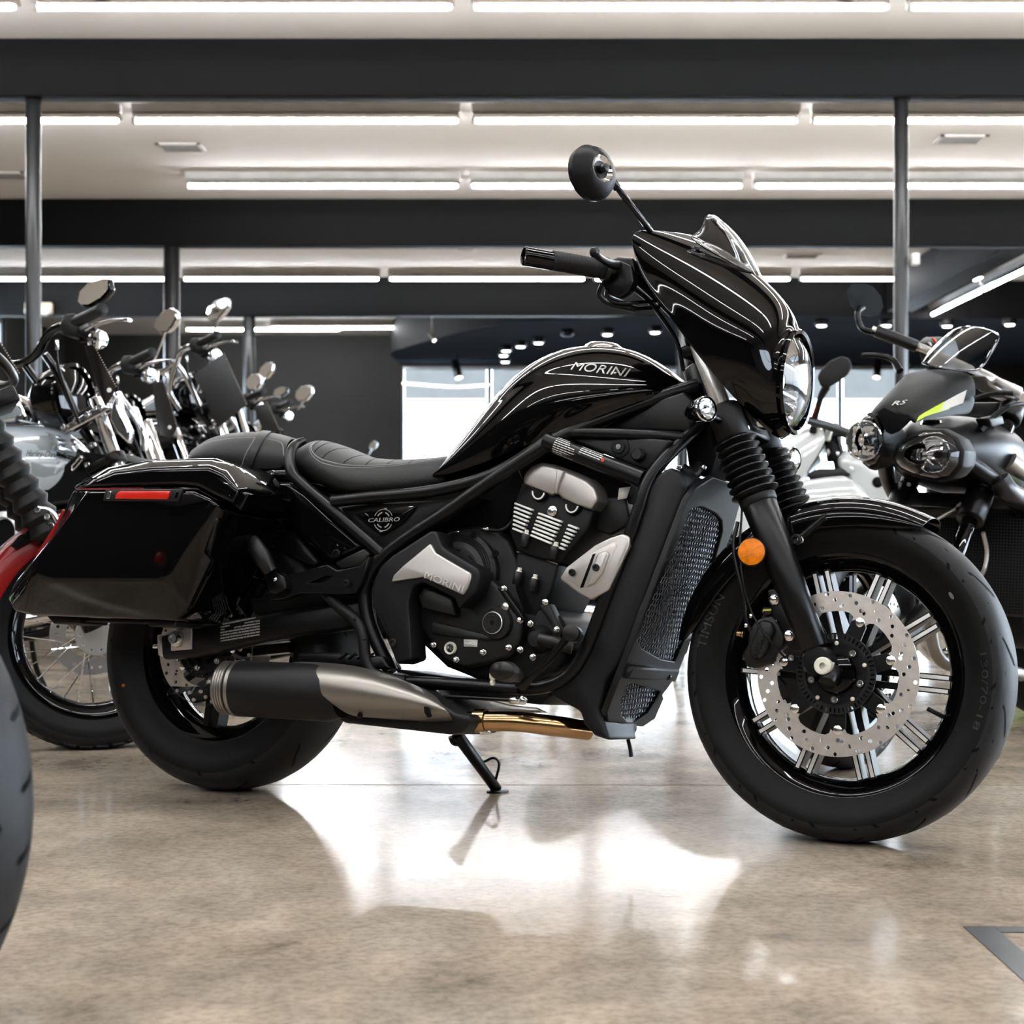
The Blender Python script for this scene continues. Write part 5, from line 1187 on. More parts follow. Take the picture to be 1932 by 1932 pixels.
def leaf_mirror(F, poly, v, parent, stem=None, shell='gloss_black', rimm=None):
    c = F.L(sum(p[0] for p in poly)/len(poly), sum(p[1] for p in poly)/len(poly), v)
    A = F.Ls(poly, v); B_ = [c+(p-c)*.82+Vector((.012,.030,0)) for p in A]
    mi_ = loft('mirror', [A, [c+(p-c)*1.06+Vector((.004,.010,0)) for p in A], B_], rimm or shell, parent, bev=.003)
    G = [c+(p-c)*.93+Vector((0,-.004+(p.z-c.z)*.0,0)) for p in A]; G = [p+Vector((0, -.006+.16*(p.z-c.z), 0)) for p in G]; prism('mirror_glass', G, [p+Vector((.001,.0012,0)) for p in G], 'mirror_face', mi_, bev=0, smooth=False)
    if stem: tube('mirror_stem', [F.L(*q) for q in stem], .006, rimm or shell, mi_, seg=8)
    return mi_
def hang_tag(pts, Y, label, dot=None, hang=None, dz=.0):
    c = wpt(*pts[0], Y); A = [wpt(x, y, Y+k*.03) for k, (x, y) in enumerate(pts)]
    r = empty('hang_tag', loc=A[0]); A = [p-A[0] for p in A]; n = (A[1]-A[0]).cross(A[2]-A[0]).normalized()
    bd = prism('board', A, [p+n*.003 for p in A], 'tag_black', r, bev=.0008)
    e0, e1 = A[1], A[2]; m_ = int((e1-e0).length/.0085)
    def bead():
        me = lathe_mesh('bead', [(0,-1),(.7,-.7),(1,0),(.7,.7),(0,1)], (0,0,0), (0,0,1), 8); me.materials.append(M['chrome']); return me
    bm_ = shared('bead', bead)
    for k in range(m_):
        o = bpy.data.objects.new('chain_bead', bm_); COL.objects.link(o); o.parent = r; o.location = e0+(e1-e0)*((k+.5)/m_); o.scale = (.0028,)*3
    if hang is not None:
        tube('chain', [A[0]*.5+A[1]*.5, (hang-wpt(*pts[0], Y))], .0012, 'chrome', r, seg=5, n=1)
    if dot:
        p = wpt(*dot, Y+.03)-wpt(*pts[0], Y); lathe('eyelet', [(0,-.002),(.0075,-.002),(.0075,.002),(0,.003)], p, (-.3,-1,0), 'print_white', r, seg=16)
    tag(r, label, 'tag', 'black price tags hanging on the motorcycles')
def body_kit(R_, tankm, rear_u, rear_w, tank=None, seat=True, twin=True, eng_u=-.72, eng_w=.42, wheel='cast'):
    """Engine, tank, seat and rear end of a parked bike, in its own axes."""
    eg = lathe('engine', [(0,-.15),(.10,-.15),(.135,-.12),(.135,.12),(.10,.15),(0,.15)], (eng_u-.06,0,eng_w-.06), (0,1,0), 'matte_black', R_, seg=28)
    lathe('engine_cover', [(0,.168),(.07,.166),(.095,.155),(.10,.14),(0,.14)], (eng_u-.02,0,eng_w-.07), (0,-1,0), 'cover_silver', eg, seg=32)
    for a in ((-.38, .38) if twin else (.25,)):
        d = Vector((math.sin(a), 0, math.cos(a))); c0_ = Vector((eng_u, 0, eng_w))
        pr = [(0,.04)]
        for k in range(7): pr += [(.050,.05+k*.022), (.066,.054+k*.022), (.066,.060+k*.022), (.050,.064+k*.022)]
        lathe('cylinder', pr+[(.06,.21),(.058,.245),(.04,.26),(0,.262)], c0_, d, 'satin_black', eg, seg=24)
    if tank:
        rows_ = []
        for u, z0, h, wd in tank:
            rows_.append([Vector((u, wd*math.copysign(abs(math.sin(t))**.8, math.sin(t)), z0+h/2-h/2*math.copysign(abs(math.cos(t))**.9, math.cos(t)))) for t in [2*PI*k/14 for k in range(14)]])
        tk = patch('fuel_tank', rows_, tankm, R_, sub=2, closed=True, caps=True)
        u, z0, h, wd = tank[-2]; lathe('fuel_cap', [(0,.014),(.030,.012),(.036,0),(.036,-.02),(0,-.02)], (u-.05,0,z0+h), (0,0,1), 'chrome', tk, seg=24)
    if seat:
        rows_ = [[Vector((u, y, w)) for y, w in ((-wd*.5,h-.11),(-wd-.01,h-.10),(-wd,h-.03),(-wd*.5,h),(0,h+.004),(wd*.5,h),(wd,h-.03),(wd+.01,h-.10),(wd*.5,h-.11))] for u, h, wd in ((rear_u-.10,.86,.07),(rear_u+.12,.84,.11),(rear_u+.34,.76,.14),(rear_u+.55,.75,.12),(rear_u+.66,.77,.07))]
        patch('seat', rows_, 'seat_vinyl', R_, sub=2, closed=True, caps=True)
    fender('rear_fender', (rear_u,0,rear_w), rear_w+.012, math.radians(25), math.radians(150), [(-.10,-.05),(-.095,.0),(-.05,.02),(0,.025),(.05,.02),(.095,.0),(.10,-.05)], R_, tankm, n=10)
    for s in (-1, 1):
        tube('swingarm', [(eng_u-.12,.11*s,eng_w-.08),((eng_u+rear_u)/2-.1,.12*s,rear_w+.01),(rear_u,.125*s,rear_w)], .021, 'satin_black', R_)
        sk = cyl('rear_shock', (rear_u+.16,.14*s,rear_w+.36), (rear_u+.03,.135*s,rear_w+.02), .016, 'chrome', R_)
        a_, b_ = Vector((rear_u+.15,.14*s,rear_w+.33)), Vector((rear_u+.06,.135*s,rear_w+.10))
        tube('shock_spring', [a_+(b_-a_)*(k/48)+Vector((.026*math.cos(k*.8), .026*math.sin(k*.8), 0)) for k in range(49)], .004, 'satin_black', sk, seg=6, n=1)
    tube('exhaust_pipe', [(eng_u+.14,-.13,eng_w),(eng_u+.16,-.15,eng_w-.16),(eng_u-.05,-.17,.20),(rear_u+.2,-.19,.22),(rear_u-.15,-.19,.26)], [.02,.022,.024,.036,.04], 'chrome', R_, seg=14)
    tail = lathe('tail_lamp', [(0,.02),(.03,.015),(.035,0),(.03,-.03),(0,-.03)], (rear_u-.30,0,rear_w+.30), (-1,0,.2), 'red_lens', R_, seg=20)
# ---- row of cruisers on the left: one template of image points, shifted and scaled with distance
def cruiser(name, Y, grip, label, tankm, mirror, stem, chromebar, detail=True, rear=True, lettering=False, heading=22):
    k = 5.9/Y; gx, gy = grip
    def T(px, py): return (gx+(px-193)*k, gy+(py-583)*k)
    def t3(px, py, v): return (*T(px, py), v)
    cx_, cy_ = T(345, 1328); X = (cx_-CX)/FPX*Y
    F = Frame(name, (X, Y, 0), heading, 6.0); R_ = F.root; tag(R_, label, 'motorcycle', 'cruisers parked in a row')
    bar = 'chrome' if chromebar else 'gloss_black'
    spoke_wheel('front_wheel', (0,0,.32), .32, .055, .240, R_, n=28, blocks=False)
    fender('front_fender', (0,0,.32), .328, math.radians(35), math.radians(160), [(-.075,-.04),(-.07,.0),(-.04,.016),(0,.02),(.04,.016),(.07,.0),(.075,-.04)], R_, tankm, n=10)
    ax = Vector((0,0,.32)); top = F.L(*T(186,775), .11); d_ = (Vector((0,top.y,.33))-top)
    for s in (1, -1):
        a = Vector((top.x, top.y*s, top.z)); b = Vector((0, top.y*s, .30))
        fo = cyl('fork_leg', a+(b-a)*-.06, b, .0245, 'chrome', R_, seg=20)
        cyl('fork_slider', a+(b-a)*.48, b+(b-a)*.03, .031, 'satin_black', fo, seg=20); cyl('fork_cover', a+(b-a)*.22, a+(b-a)*.27, .036, 'satin_black', fo, seg=20)
    for t_, m_ in ((0.0, 'satin_black'), (.26, 'satin_black')):
        p = top+d_*t_; obox('fork_yoke', Vector((p.x-.05, 0, p.z-.012)), (.06,0,.027), (0,.13,0), (-.006,0,.014), m_, R_, bev=.006)
    # headlamp nacelle
    hc = F.L(*T(122,750), .0)
    hl = lathe('headlamp', [(0,-.16),(.05,-.15),(.10,-.10),(.118,-.03),(.120,0),(.112,.012),(.105,.010)], hc+Vector((.03,0,0)), (1,0,.08), 'gloss_black', R_, seg=36)
    lathe('lamp_rim', [(.105,.008),(.119,.006),(.122,.018),(.108,.024)], hc+Vector((.03,0,0)), (1,0,.08), 'gloss_black', hl, seg=36, closed=True)
    lathe('lamp_lens', [(0,.03),(.06,.026),(.106,.012),(.10,.006),(0,.010)], hc+Vector((.03,0,0)), (1,0,.08), 'gloss_black', hl, seg=36)
    # bars
    hb_ = F.tub('handlebar', [t3(-10,692,-.05),t3(15,690,.02),t3(45,684,.10),t3(70,666,.16),t3(85,640,.20),t3(98,625,.23),t3(118,615,.28),t3(145,605,.33)], .0155, bar, seg=14)
    F.tub('riser', [t3(48,690,.10),t3(80,735,.08),t3(118,792,.06)], .013, bar, hb_, seg=12); F.tub('riser', [t3(84,668,.18),t3(106,702,.14),t3(148,788,.08)], .013, bar, hb_, seg=12)
    if chromebar: F.tub('bar_bend', [t3(85,640,.20),t3(70,690,.17),t3(62,740,.14),t3(90,790,.10)], .0155, bar, hb_, seg=12)
    a, b = F.L(*T(142,608), .32), F.L(*T(192,584), .45); gl_ = (b-a).length
    lathe('grip', [(0,0),(.021,0),(.0195,.01),(.0195,gl_-.004),(.021,gl_-.002),(.0205,gl_+.003),(0,gl_+.004)], a, b-a, 'plastic_black', hb_, seg=24)
    cyl('bar_cap', b+(b-a).normalized()*.0045, b+(b-a).normalized()*.006, .018, 'shroud_black', hb_, seg=24)
    F.pris('switch_box', [T(110,612),T(120,592),T(138,590),T(148,604),T(150,622),T(138,636),T(118,632)], .34, .28, 'plastic_black', hb_, bev=.008)
    F.pris('lever_perch', [T(142,628),T(162,616),T(180,618),T(176,634),T(160,640)], .34, .30, 'satin_black', hb_, bev=.006)
    F.tub('brake_lever', [t3(164,624,.33),t3(180,613,.35),t3(205,606,.38),t3(230,603,.42),t3(245,604,.46)], [.011,.010,.008,.007,.009], 'chrome', hb_, seg=12, flat=.7)
    bl_ = F.L(*T(182,641), .31); ts = lathe('turn_signal', [(0,-.045),(.008,-.043),(.012,-.03),(.026,-.012),(.034,.008),(.035,.02),(.030,.030),(0,.034)], bl_, (.75,-.55,-.15), 'chrome', R_, seg=28)
    F.tub('signal_stalk', [t3(152,642,.29),t3(165,641,.30),t3(176,641,.305)], .009, 'satin_black', ts, seg=10)
    F.tub('brake_line', [t3(108,640,.28),t3(106,665,.27),t3(112,700,.24),t3(128,745,.20),t3(150,800,.15)], .006, 'satin_black', hb_, seg=8)
    cyl('line_fitting', F.L(*T(107,642), .285), F.L(*T(108,660), .28), .006, 'chrome', hb_)
    leaf_mirror(F, mirror, .37, R_, stem, rimm='chrome' if chromebar else None)
    # tank, dash, engine, seat, rear
    rows = [[(-90,815,0),(-100,835,.08),(-108,862,.14),(-108,902,.15),(-100,935,.12)], [(-20,797,0),(-30,815,.08),(-38,848,.145),(-38,892,.155),(-34,928,.12)],
            [(40,793,0),(30,812,.08),(20,846,.145),(18,890,.155),(22,926,.12)], [(92,795,0),(84,814,.08),(74,848,.14),(70,892,.15),(74,926,.11)], [(126,808,0),(120,826,.07),(112,856,.115),(109,892,.125),(112,922,.09)], [(146,842,0),(144,854,.045),(141,872,.07),(138,894,.075),(136,910,.055)]]
    tk = patch('fuel_tank', half(F, [[t3(*p) for p in r] for r in rows]), tankm, R_, sub=3)
    if lettering:
        for poly in ([(18,828),(40,816),(72,812),(104,820),(110,834),(108,846),(60,846),(50,834)], [(50,868),(100,867),(98,880),(88,892),(70,898),(48,896),(48,884)]):
            P = F.Ls(poly, .17); cc_ = sum(P, Vector())/len(P); me = bpy.data.meshes.new('tank_panel'); bm = bmesh.new()
            f = bm.faces.new([bm.verts.new((p.x-cc_.x, p.z-cc_.z, 0)) for p in P]); bmesh.ops.triangulate(bm, faces=[f]); bmesh.ops.subdivide_edges(bm, edges=bm.edges, cuts=5, use_grid_fill=True); bm.to_mesh(me); bm.free()
            o = link('tank_panel', me, 'silver_grey', tk); place(o, cc_, (1,0,0), (0,0,1)); shrink(o, tk, .0006, 'PROJECT')
        t = F.text('tank_lettering', 'Harley-Davidson', (40,853), (110,855), .17, .034, 'deep_black', tk, depth=.0003); shrink(t, tk, .0016, 'PROJECT')
    ds = F.pris('dash', [T(-60,800),T(-30,772),T(24,741),T(34,746),T(50,785),T(20,795)], .05, -.05, 'chrome', bev=.010)
    F.pris('dash_face', [T(-40,796),T(-10,776),T(22,757),T(28,760),T(44,782),T(10,792)], .052, .049, 'silver_grey', ds, bev=.002)
    lathe('fuel_cap', [(0,.012),(.035,.010),(.042,.004),(.042,-.012),(0,-.012)], F.L(*T(52,790), .03), (.1,0,1), 'chrome', tk, seg=28)
    eg = F.pris('engine', [T(-80,930),T(60,930),T(150,850),T(215,860),T(205,960),T(190,1080),T(100,1180),T(-60,1180),T(-110,1060)], .10, -.10, 'deep_black', bev=.01)
    for q, (a_, b_) in enumerate(((138,835),(166,878),(176,840),(190,905),(150,920))): F.bolt('engine_bolt', *T(a_, b_), .105, .013, 'chrome', eg, 'socket')
    for kk in range(6): F.pris('cooling_fin', [T(20+kk*4,960+kk*16),T(150-kk*2,940+kk*16),T(150-kk*2,946+kk*16),T(20+kk*4,966+kk*16)], .13, -.10, 'satin_black', eg, bev=.001)
    F.pris('cylinder_cover', [T(134,868),T(150,852),T(160,866),T(148,884)], .12, .08, 'satin_black', eg, bev=.004); F.tub('cover_trim', [t3(136,880,.125),t3(152,862,.125),t3(154,868,.125),t3(138,887,.125),t3(136,880,.125)], .003, 'chrome', eg, seg=6)
    F.tub('frame_tube', [t3(150,800,.03),t3(190,870,.03),t3(215,980,.06),t3(190,1120,.12),t3(60,1200,.13),t3(-200,1190,.13)], .017, 'satin_black', seg=12)
    if rear:
        spoke_wheel('rear_wheel', (-1.60,0,.32), .32, .07, .215, R_, n=20, blocks=False)
        fender('rear_fender', (-1.60,0,.32), .33, math.radians(15), math.radians(165), [(-.10,-.05),(-.095,.0),(-.05,.02),(0,.025),(.05,.02),(.095,.0),(.10,-.05)], R_, tankm, n=10)
        patch('seat', [[Vector((u, y, w)) for y, w in ((-.02-wd, h-.10),(-wd, h-.03),(-wd*.5, h),(0, h+.005),(wd*.5, h),(wd, h-.03),(wd+.02, h-.10))] for u, h, wd in ((-1.55,.80,.10),(-1.35,.80,.13),(-1.15,.72,.15),(-.95,.70,.14),(-.78,.74,.09))], 'seat_vinyl', R_, sub=2)
        tube('swingarm', [(-.75,-.12,.36),(-1.2,-.12,.33),(-1.6,-.12,.32)], .022, 'satin_black', R_); tube('swingarm', [(-.75,.12,.36),(-1.2,.12,.33),(-1.6,.12,.32)], .022, 'satin_black', R_)
        tube('exhaust_pipe', [(-.35,-.14,.30),(-.7,-.17,.24),(-1.2,-.19,.24),(-1.75,-.19,.26)], [.022,.024,.036,.040], 'chrome', R_, seg=14)
        tube('side_stand', [(-.75,.12,.30),(-.78,.22,.12),(-.80,.31,.034)], .011, 'satin_black', R_)
    return F, T
F1, T1 = cruiser('cruiser_motorcycle', 5.9, (193,583), 'cruiser with a pale silver blue tank behind the saddlebag', 'silver_blue',
    [(150,572),(152,551),(166,534),(190,526),(206,527),(207,546),(194,564),(172,578),(157,578)], [(182,566,.375),(176,582,.35),(166,600,.32)], False, lettering=True)
F1.tub('windshield_edge', [(222,742,.06),(250,780,.06),(268,815,.04),(272,850,.02)], .011, 'chrome', seg=10)
F1.pris('fork_shroud', [(222,733),(226,770),(246,812),(240,838),(218,815),(206,790),(207,770)], .135, .10, 'chrome', bev=.012, seg=3)
F1.pris('triple_clamp', [(112,808),(180,766),(200,758),(206,770),(190,782),(120,820)], .14, .10, 'chrome', bev=.006)
for a_, b_ in ((190,769),(120,806),(142,795),(165,783)): F1.bolt('clamp_bolt', a_, b_, .142, .011, 'chrome', F1.root, 'socket')
ac_ = lathe('air_cleaner', [(.054,.0),(.060,.008),(.078,.004),(.082,-.006),(.080,-.04),(.052,-.04)], F1.L(4,1008,.20), (0,-1,0), 'white_gloss', F1.root, seg=40, closed=True)
lathe('filter_core', [(0,-.006),(.055,-.010),(.055,-.04),(0,-.04)], F1.L(4,1008,.20), (0,-1,0), 'deep_black', ac_, seg=24)
F2, T2 = cruiser('cruiser_motorcycle', 7.6, (288,664), 'black cruiser with chrome bars and octagonal mirror, second in the row', 'gloss_black',
    [(295,621),(297,603),(305,589),(322,581),(331,586),(333,599),(327,614),(316,627),(302,629)], [(312,625,.375),(304,648,.35),(294,672,.33),(288,690,.31)], True)
F3, T3 = cruiser('cruiser_motorcycle', 8.6, (411,631), 'black cruiser with chrome bars and high oval mirror, third in the row', 'gloss_black',
    [(391,592),(394,577),(406,567),(424,562),(431,566),(429,578),(419,594),(407,606),(396,606)], [(412,602,.375),(407,618,.35),(402,632,.33)], True)
F4, T4 = cruiser('cruiser_motorcycle', 10.2, (497,737), 'distant black cruiser with two chrome mirrors, fourth in the row', 'gloss_black',
    [(465,728),(466,716),(473,707),(484,705),(491,709),(492,722),(484,735),(472,736)], [(482,733,.375),(476,742,.35),(470,752,.33)], True, rear=False)
leaf_mirror(F4, [(489,706),(492,694),(500,686),(511,683),(515,688),(513,699),(503,713),(494,716)], -.40, F4.root, [(500,712,-.40),(490,728,-.38),(480,745,-.35)], rimm='chrome')
F5, T5 = cruiser('cruiser_motorcycle', 12.4, (548,757), 'farthest black cruiser in the left row, behind the passenger seat', 'gloss_black',
    [(558,750),(559,739),(567,730),(581,727),(589,731),(588,741),(577,755),(564,757)], [(574,754,.375),(568,765,.35),(562,772,.33)], True)
leaf_mirror(F5, [(516,745),(519,735),(530,729),(541,730),(540,740),(529,748),(520,750)], .30, F5.root, [(528,747,.30),(532,758,.30),(540,764,.28)])
# tiny bikes against the far wall
F6, T6 = cruiser('cruiser_motorcycle', 22.5, (688,868), 'tiny far cruiser with one glinting mirror beside the bright window', 'gloss_black',
    [(697,846),(698,838),(702,833),(708,832),(711,836),(709,843),(704,848)], [(704,846,.37),(700,852,.35),(696,858,.33)], True)
# hanging tags
hang_tag([(160,652),(176,650),(220,731),(212,748),(200,766),(188,742)], 5.62, 'narrow black tag with white eyelet before the silver-tank cruiser fork', (206,736), wpt(175,640,5.62))
hang_tag([(287,722),(308,716),(335,808),(322,828),(300,822)], 7.25, 'black tag with white eyelet on the octagonal-mirror cruiser', (320,806), wpt(300,700,7.3))
hang_tag([(366,706),(422,666),(466,764),(411,808)], 8.3, 'broad square black tag on the third cruiser', None, wpt(410,650,8.3))
hang_tag([(-40,640),(0,645),(37,706),(0,735),(-40,760)], 5.2, 'black tag cut by the left picture edge', None, wpt(-20,600,5.2))
hang_tag([(478,768),(504,758),(527,812),(500,822)], 9.9, 'small dark tag on the fourth cruiser', None, wpt(492,750,9.9))
# ---- red-fendered bike whose spoked wheel shows behind the rear wheel
c0 = gpt(178, 1411)
G = Frame('touring_motorcycle', c0, -20, 3.0); GR = G.root; tag(GR, 'red-fendered motorcycle with rubber fork gaiters and spoked front wheel at the left edge', 'motorcycle')
gw = spoke_wheel('front_wheel', (0,0,.308), .308, .070, .226, GR, n=28)
fender('front_fender', (0,0,.308), .320, math.radians(70), math.radians(178), [(-.085,-.055),(-.083,-.01),(-.07,.012),(-.035,.022),(0,.025),(.035,.022),(.07,.012),(.083,-.01),(.085,-.055)], GR, 'red_paint', n=14)
for s in (1, -1):
    a = G.L(-32, 800, .115); b = G.L(96, 1012, .115); e = G.L(178, 1188, .115)
    a, b, e = (Vector((p.x, p.y*s, p.z)) for p in (a, b, e))
    fo = cyl('fork_leg', b, e, .033, 'satin_black', GR, seg=22, r2=.028); bellows('fork_gaiter', a, b, .052, .050, 8, 'matte_black', fo, seg=26)
    cyl('stanchion', a+(a-b)*.6, a, .024, 'chrome', fo, seg=20)
for a_, b_ in ((70,962),(88,975),(96,992)): G.bolt('fork_bolt', a_, b_, .16, .008, 'chrome', GR, 'socket')
G.tub('chrome_guard', [(70,958,.15),(95,965,.15),(108,985,.15),(112,1000,.15)], .008, 'chrome', seg=8)
G.pris('fender_scoop', [(20,1030),(36,1010),(60,998),(66,1006),(58,1022),(30,1036)], .095, .085, 'deep_black', bev=.002)
tube('handlebar', [(-.42,-.36,1.02),(-.30,-.30,1.04),(-.22,-.12,1.0),(-.22,.12,1.0),(-.30,.30,1.04),(-.42,.36,1.02)], .013, 'satin_black', GR); obox('fork_yoke', (-.26,0,.93), (.05,0,.02), (0,.15,0), (-.01,0,.02), 'satin_black', GR, bev=.006)
spoke_wheel('rear_wheel', (-1.60,0,.32), .32, .07, .215, GR, n=24, blocks=False)
body_kit(GR, 'red_paint', -1.60, .32, tank=((-1.02,.70,.10,.05),(-.95,.67,.17,.11),(-.75,.67,.21,.15),(-.55,.70,.20,.15),(-.42,.74,.14,.10),(-.37,.77,.06,.05)))
tube('frame_tube', [(-.30,0,.88),(-.42,0,.60),(-.52,.06,.28),(-1.0,.10,.25),(-1.15,.10,.45),(-1.0,.06,.70),(-.6,.0,.68),(-.30,0,.86)], .018, 'satin_black', GR)
# ---- tyre of a bike beside the camera
c1 = Vector(((-446-CX)/FPX*1.90, 1.90, 0))
H = Frame('parked_motorcycle', c1, 22, 4.0); HR = H.root; tag(HR, 'motorcycle whose grey front tyre pokes in at the lower left corner', 'motorcycle')
hw_ = rim('front_wheel', (0,0,.312), .226, .055, HR); tyre('tyre', (0,0,.312), .312, .062, .229, hw_); groove_shade_strips((0,0,.312), .312, .062, .229, hw_, 26, [((0,.50),(.03,.70),(.05,.96)), ((.10,.12),(.13,.30),(.16,.44))])
twin_spokes(Vector((0,0,.312)), .05, .197, 8, .2, hw_); lathe('hub', [(0,-.06),(.05,-.06),(.05,.06),(0,.06)], (0,0,.312), (0,1,0), 'satin_black', hw_, seg=28)
for s in (-1, 1): cyl('fork_leg', (-.25,.1*s,.90), (0,.1*s,.31), .025, 'satin_black', HR)
tube('handlebar', [(-.36,-.34,.98),(-.27,-.10,.95),(-.27,.10,.95),(-.36,.34,.98)], .012, 'satin_black', HR); obox('fork_yoke', (-.24,0,.86), (.04,0,.01), (0,.12,0), (0,0,.02), 'satin_black', HR, bev=.006)
body_kit(HR, 'gloss_black', -1.42, .312, tank=((-.95,.68,.10,.05),(-.88,.66,.17,.11),(-.70,.66,.20,.15),(-.52,.69,.19,.14),(-.40,.73,.13,.09),(-.35,.76,.06,.05)), twin=False, eng_u=-.66)
tube('frame_tube', [(-.27,0,.82),(-.40,0,.58),(-.48,.06,.30),(-.90,.10,.26),(-1.05,.10,.45),(-.92,.06,.68),(-.6,.0,.66),(-.28,0,.82)], .018, 'satin_black', HR)
rw2 = rim('rear_wheel', (-1.42,0,.312), .226, .07, HR); tyre('tyre', (-1.42,0,.312), .312, .08, .229, rw2); twin_spokes(Vector((-1.42,0,.312)), .05, .197, 8, .2, rw2)
# ---- black streetfighter facing the camera on the right
c2 = gpt(1594, 1447)
T = Frame('streetfighter_motorcycle', c2, 127, 2.0); TR = T.root; tag(TR, 'black streetfighter motorcycle with twin headlamps and lime stripe on the right', 'motorcycle')
tw = rim('front_wheel', (0,0,.305), .215, .056, TR, 'gloss_black'); tt = tyre('tyre', (0,0,.305), .305, .062, .218, tw); groove_shade_strips((0,0,.305), .305, .062, .218, tw, 16, [((-.06,.1),(.0,.35),(.05,.7)), ((.1,.55),(.13,.75),(.14,.92))])
twin_spokes(Vector((0,0,.305)), .04, .186, 5, .3, tw, wid=.008); lathe('hub', [(0,-.06),(.035,-.06),(.045,-.04),(.045,.04),(.035,.06),(0,.06)], (0,0,.305), (0,1,0), 'satin_black', tw, seg=28)
for v in (-.075, .075): disc((0,0,.305), v, .155, .118, 5, tw, holes=45); carrier((0,0,.305), v, .05, .104, 5, 0, tw)
arc_text('sidewall_print', '120/70 ZR17', (0,0,.305), -.062, .268, math.radians(-100), .014, 'print_grey', tw, tt, .9)
ta, tb = T.L(1908, 775, -.108), T.L(1778, 1120, -.108); td = tb-ta
def tk_(t, s): p = ta+td*t; return Vector((p.x, p.y*s, p.z))
for s in (1, -1):
    fo = cyl('fork_leg', tk_(-.05, s), tk_(.62, s), .026, 'gloss_black', TR, seg=26)
    cyl('fork_tube', tk_(.55, s), tk_(1.0, s), .0215, 'gloss_black', fo, seg=24); cyl('fork_lug', tk_(.98, s), Vector((0, tk_(1, s).y, .300)), .027, 'satin_black', fo, seg=20)
    cyl('fork_clamp', tk_(.46, s), tk_(.62, s), .038, 'satin_black', fo, seg=26); cyl('fork_clamp', tk_(-.02, s), tk_(.06, s), .036, 'satin_black', fo, seg=26)
for t_ in (.54, .02):
    p = (tk_(t_, 1)+tk_(t_, -1))/2; obox('fork_yoke', p, td.normalized()*.030, (0,.10,0), td.normalized().cross(Vector((0,1,0)))*.022, 'satin_black', TR, bev=.008)
for px, py in ((1846,932),(1841,944),(1835,957)): T.bolt('clamp_bolt', px, py, -.085, .0068, 'machined', TR, 'socket', axis=(1,.25,0), h=.006)
for px, py in ((1719,902),(1715,914)): T.bolt('clamp_bolt', px, py, .085, .0062, 'machined', TR, 'socket', axis=(1,.25,0), h=.006)
T.bolt('clamp_bolt', 1912, 786, -.10, .009, 'machined', TR, 'socket', axis=(1,.25,0))
def ux(pts, u): return [T.onx(x, y, u) for x, y in pts]
def scale_ring(R_, f, du): 
    c = sum(R_, Vector())/len(R_); return [c+(p-c)*f+Vector((du,0,0)) for p in R_]
def lampT(poly, u, label):
    R0 = ux(poly, u); hs = loft('headlamp', [scale_ring(R0,1.0,.0), scale_ring(R0,1.12,-.004), scale_ring(R0,1.16,-.035), scale_ring(R0,1.02,-.10), scale_ring(R0,.60,-.19)], 'matte_black', TR, bev=.004)
    prism('lamp_reflector', scale_ring(R0,.94,.004), scale_ring(R0,.94,.001), 'radiator_core', hs, bev=.0)
    c = sum(R0, Vector())/len(R0); e = (max(p.z for p in R0)-min(p.z for p in R0))/2
    bc_ = c+Vector((.006, (max(p.y for p in R0)-c.y)*.25*(1 if c.y > 0 else -1)*1.0, 0))
    lathe('reflector_bowl', [(0,-.002),(e*.25,.001),(e*.55,.006),(e*.74,.014),(e*.78,.013)], bc_, (1,0,0), 'lamp_mirror', hs, seg=32)
    for k in range(5): obox('reflector_facet', bc_+Vector((.014, 0, e*(-.45+.22*k))), (.003,0,.004), (0,e*.45,0), (-.002,0,e*.06), 'lamp_mirror', hs)
    lathe('bulb', [(0,.03),(.010,.028),(.012,.018),(.012,0)], bc_+Vector((0,e*.35,0)), (1,0,0), 'satin_black', hs, seg=16)
    rows = [scale_ring(R0, f, d) for f, d in ((1.0,.002),(.9,.028),(.62,.046),(.25,.054))]
    loft('lamp_lens', rows+[scale_ring(R0,.25,.050),scale_ring(R0,.60,.042),scale_ring(R0,.87,.024),scale_ring(R0,.97,-.001)], 'clear_lens', hs, bev=0, cap=False)
uL = T.L(1762, 858, -.125).x
lampT([(1686,866),(1694,843),(1715,826),(1745,815),(1775,815),(1799,828),(1811,852),(1808,878),(1792,897),(1765,903),(1730,896),(1703,883)], uL, '')
lampT([(1618,838),(1620,815),(1627,795),(1638,783),(1650,789),(1660,808),(1665,835),(1662,858),(1652,875),(1640,880),(1628,870)], uL, '')
# cowl
rows = [[(1690,785,0),(1704,788,-.025),(1718,796,-.05),(1726,800,-.065)],
        [(1692,765,0),(1710,768,-.035),(1728,780,-.07),(1732,794,-.075)],
        [(1712,738,0),(1740,742,-.05),(1772,762,-.09),(1776,788,-.095)],
        [(1738,710,0),(1775,715,-.06),(1815,742,-.105),(1818,782,-.11)],
        [(1768,694,0),(1810,698,-.07),(1848,706,-.115),(1838,786,-.115)]]
cw = patch('nose_cowl', half(T, rows), 'matte_black', TR, thick=.004, sub=3)
def decal(F, name, poly, v, m, parent, target):
    P = F.Ls(poly, v); cc_ = sum(P, Vector())/len(P); P = [cc_+(p-cc_)*1.22 for p in P]; me = bpy.data.meshes.new(name); bm = bmesh.new()
    f = bm.faces.new([bm.verts.new((-(p.x-cc_.x), p.z-cc_.z, 0)) for p in P]); bmesh.ops.triangulate(bm, faces=[f]); bmesh.ops.subdivide_edges(bm, edges=bm.edges, cuts=6, use_grid_fill=True); bm.to_mesh(me); bm.free()
    o = link(name, me, m, parent); place(o, cc_, (-1,0,0), (0,0,1)); shrink(o, target, .0012); return o
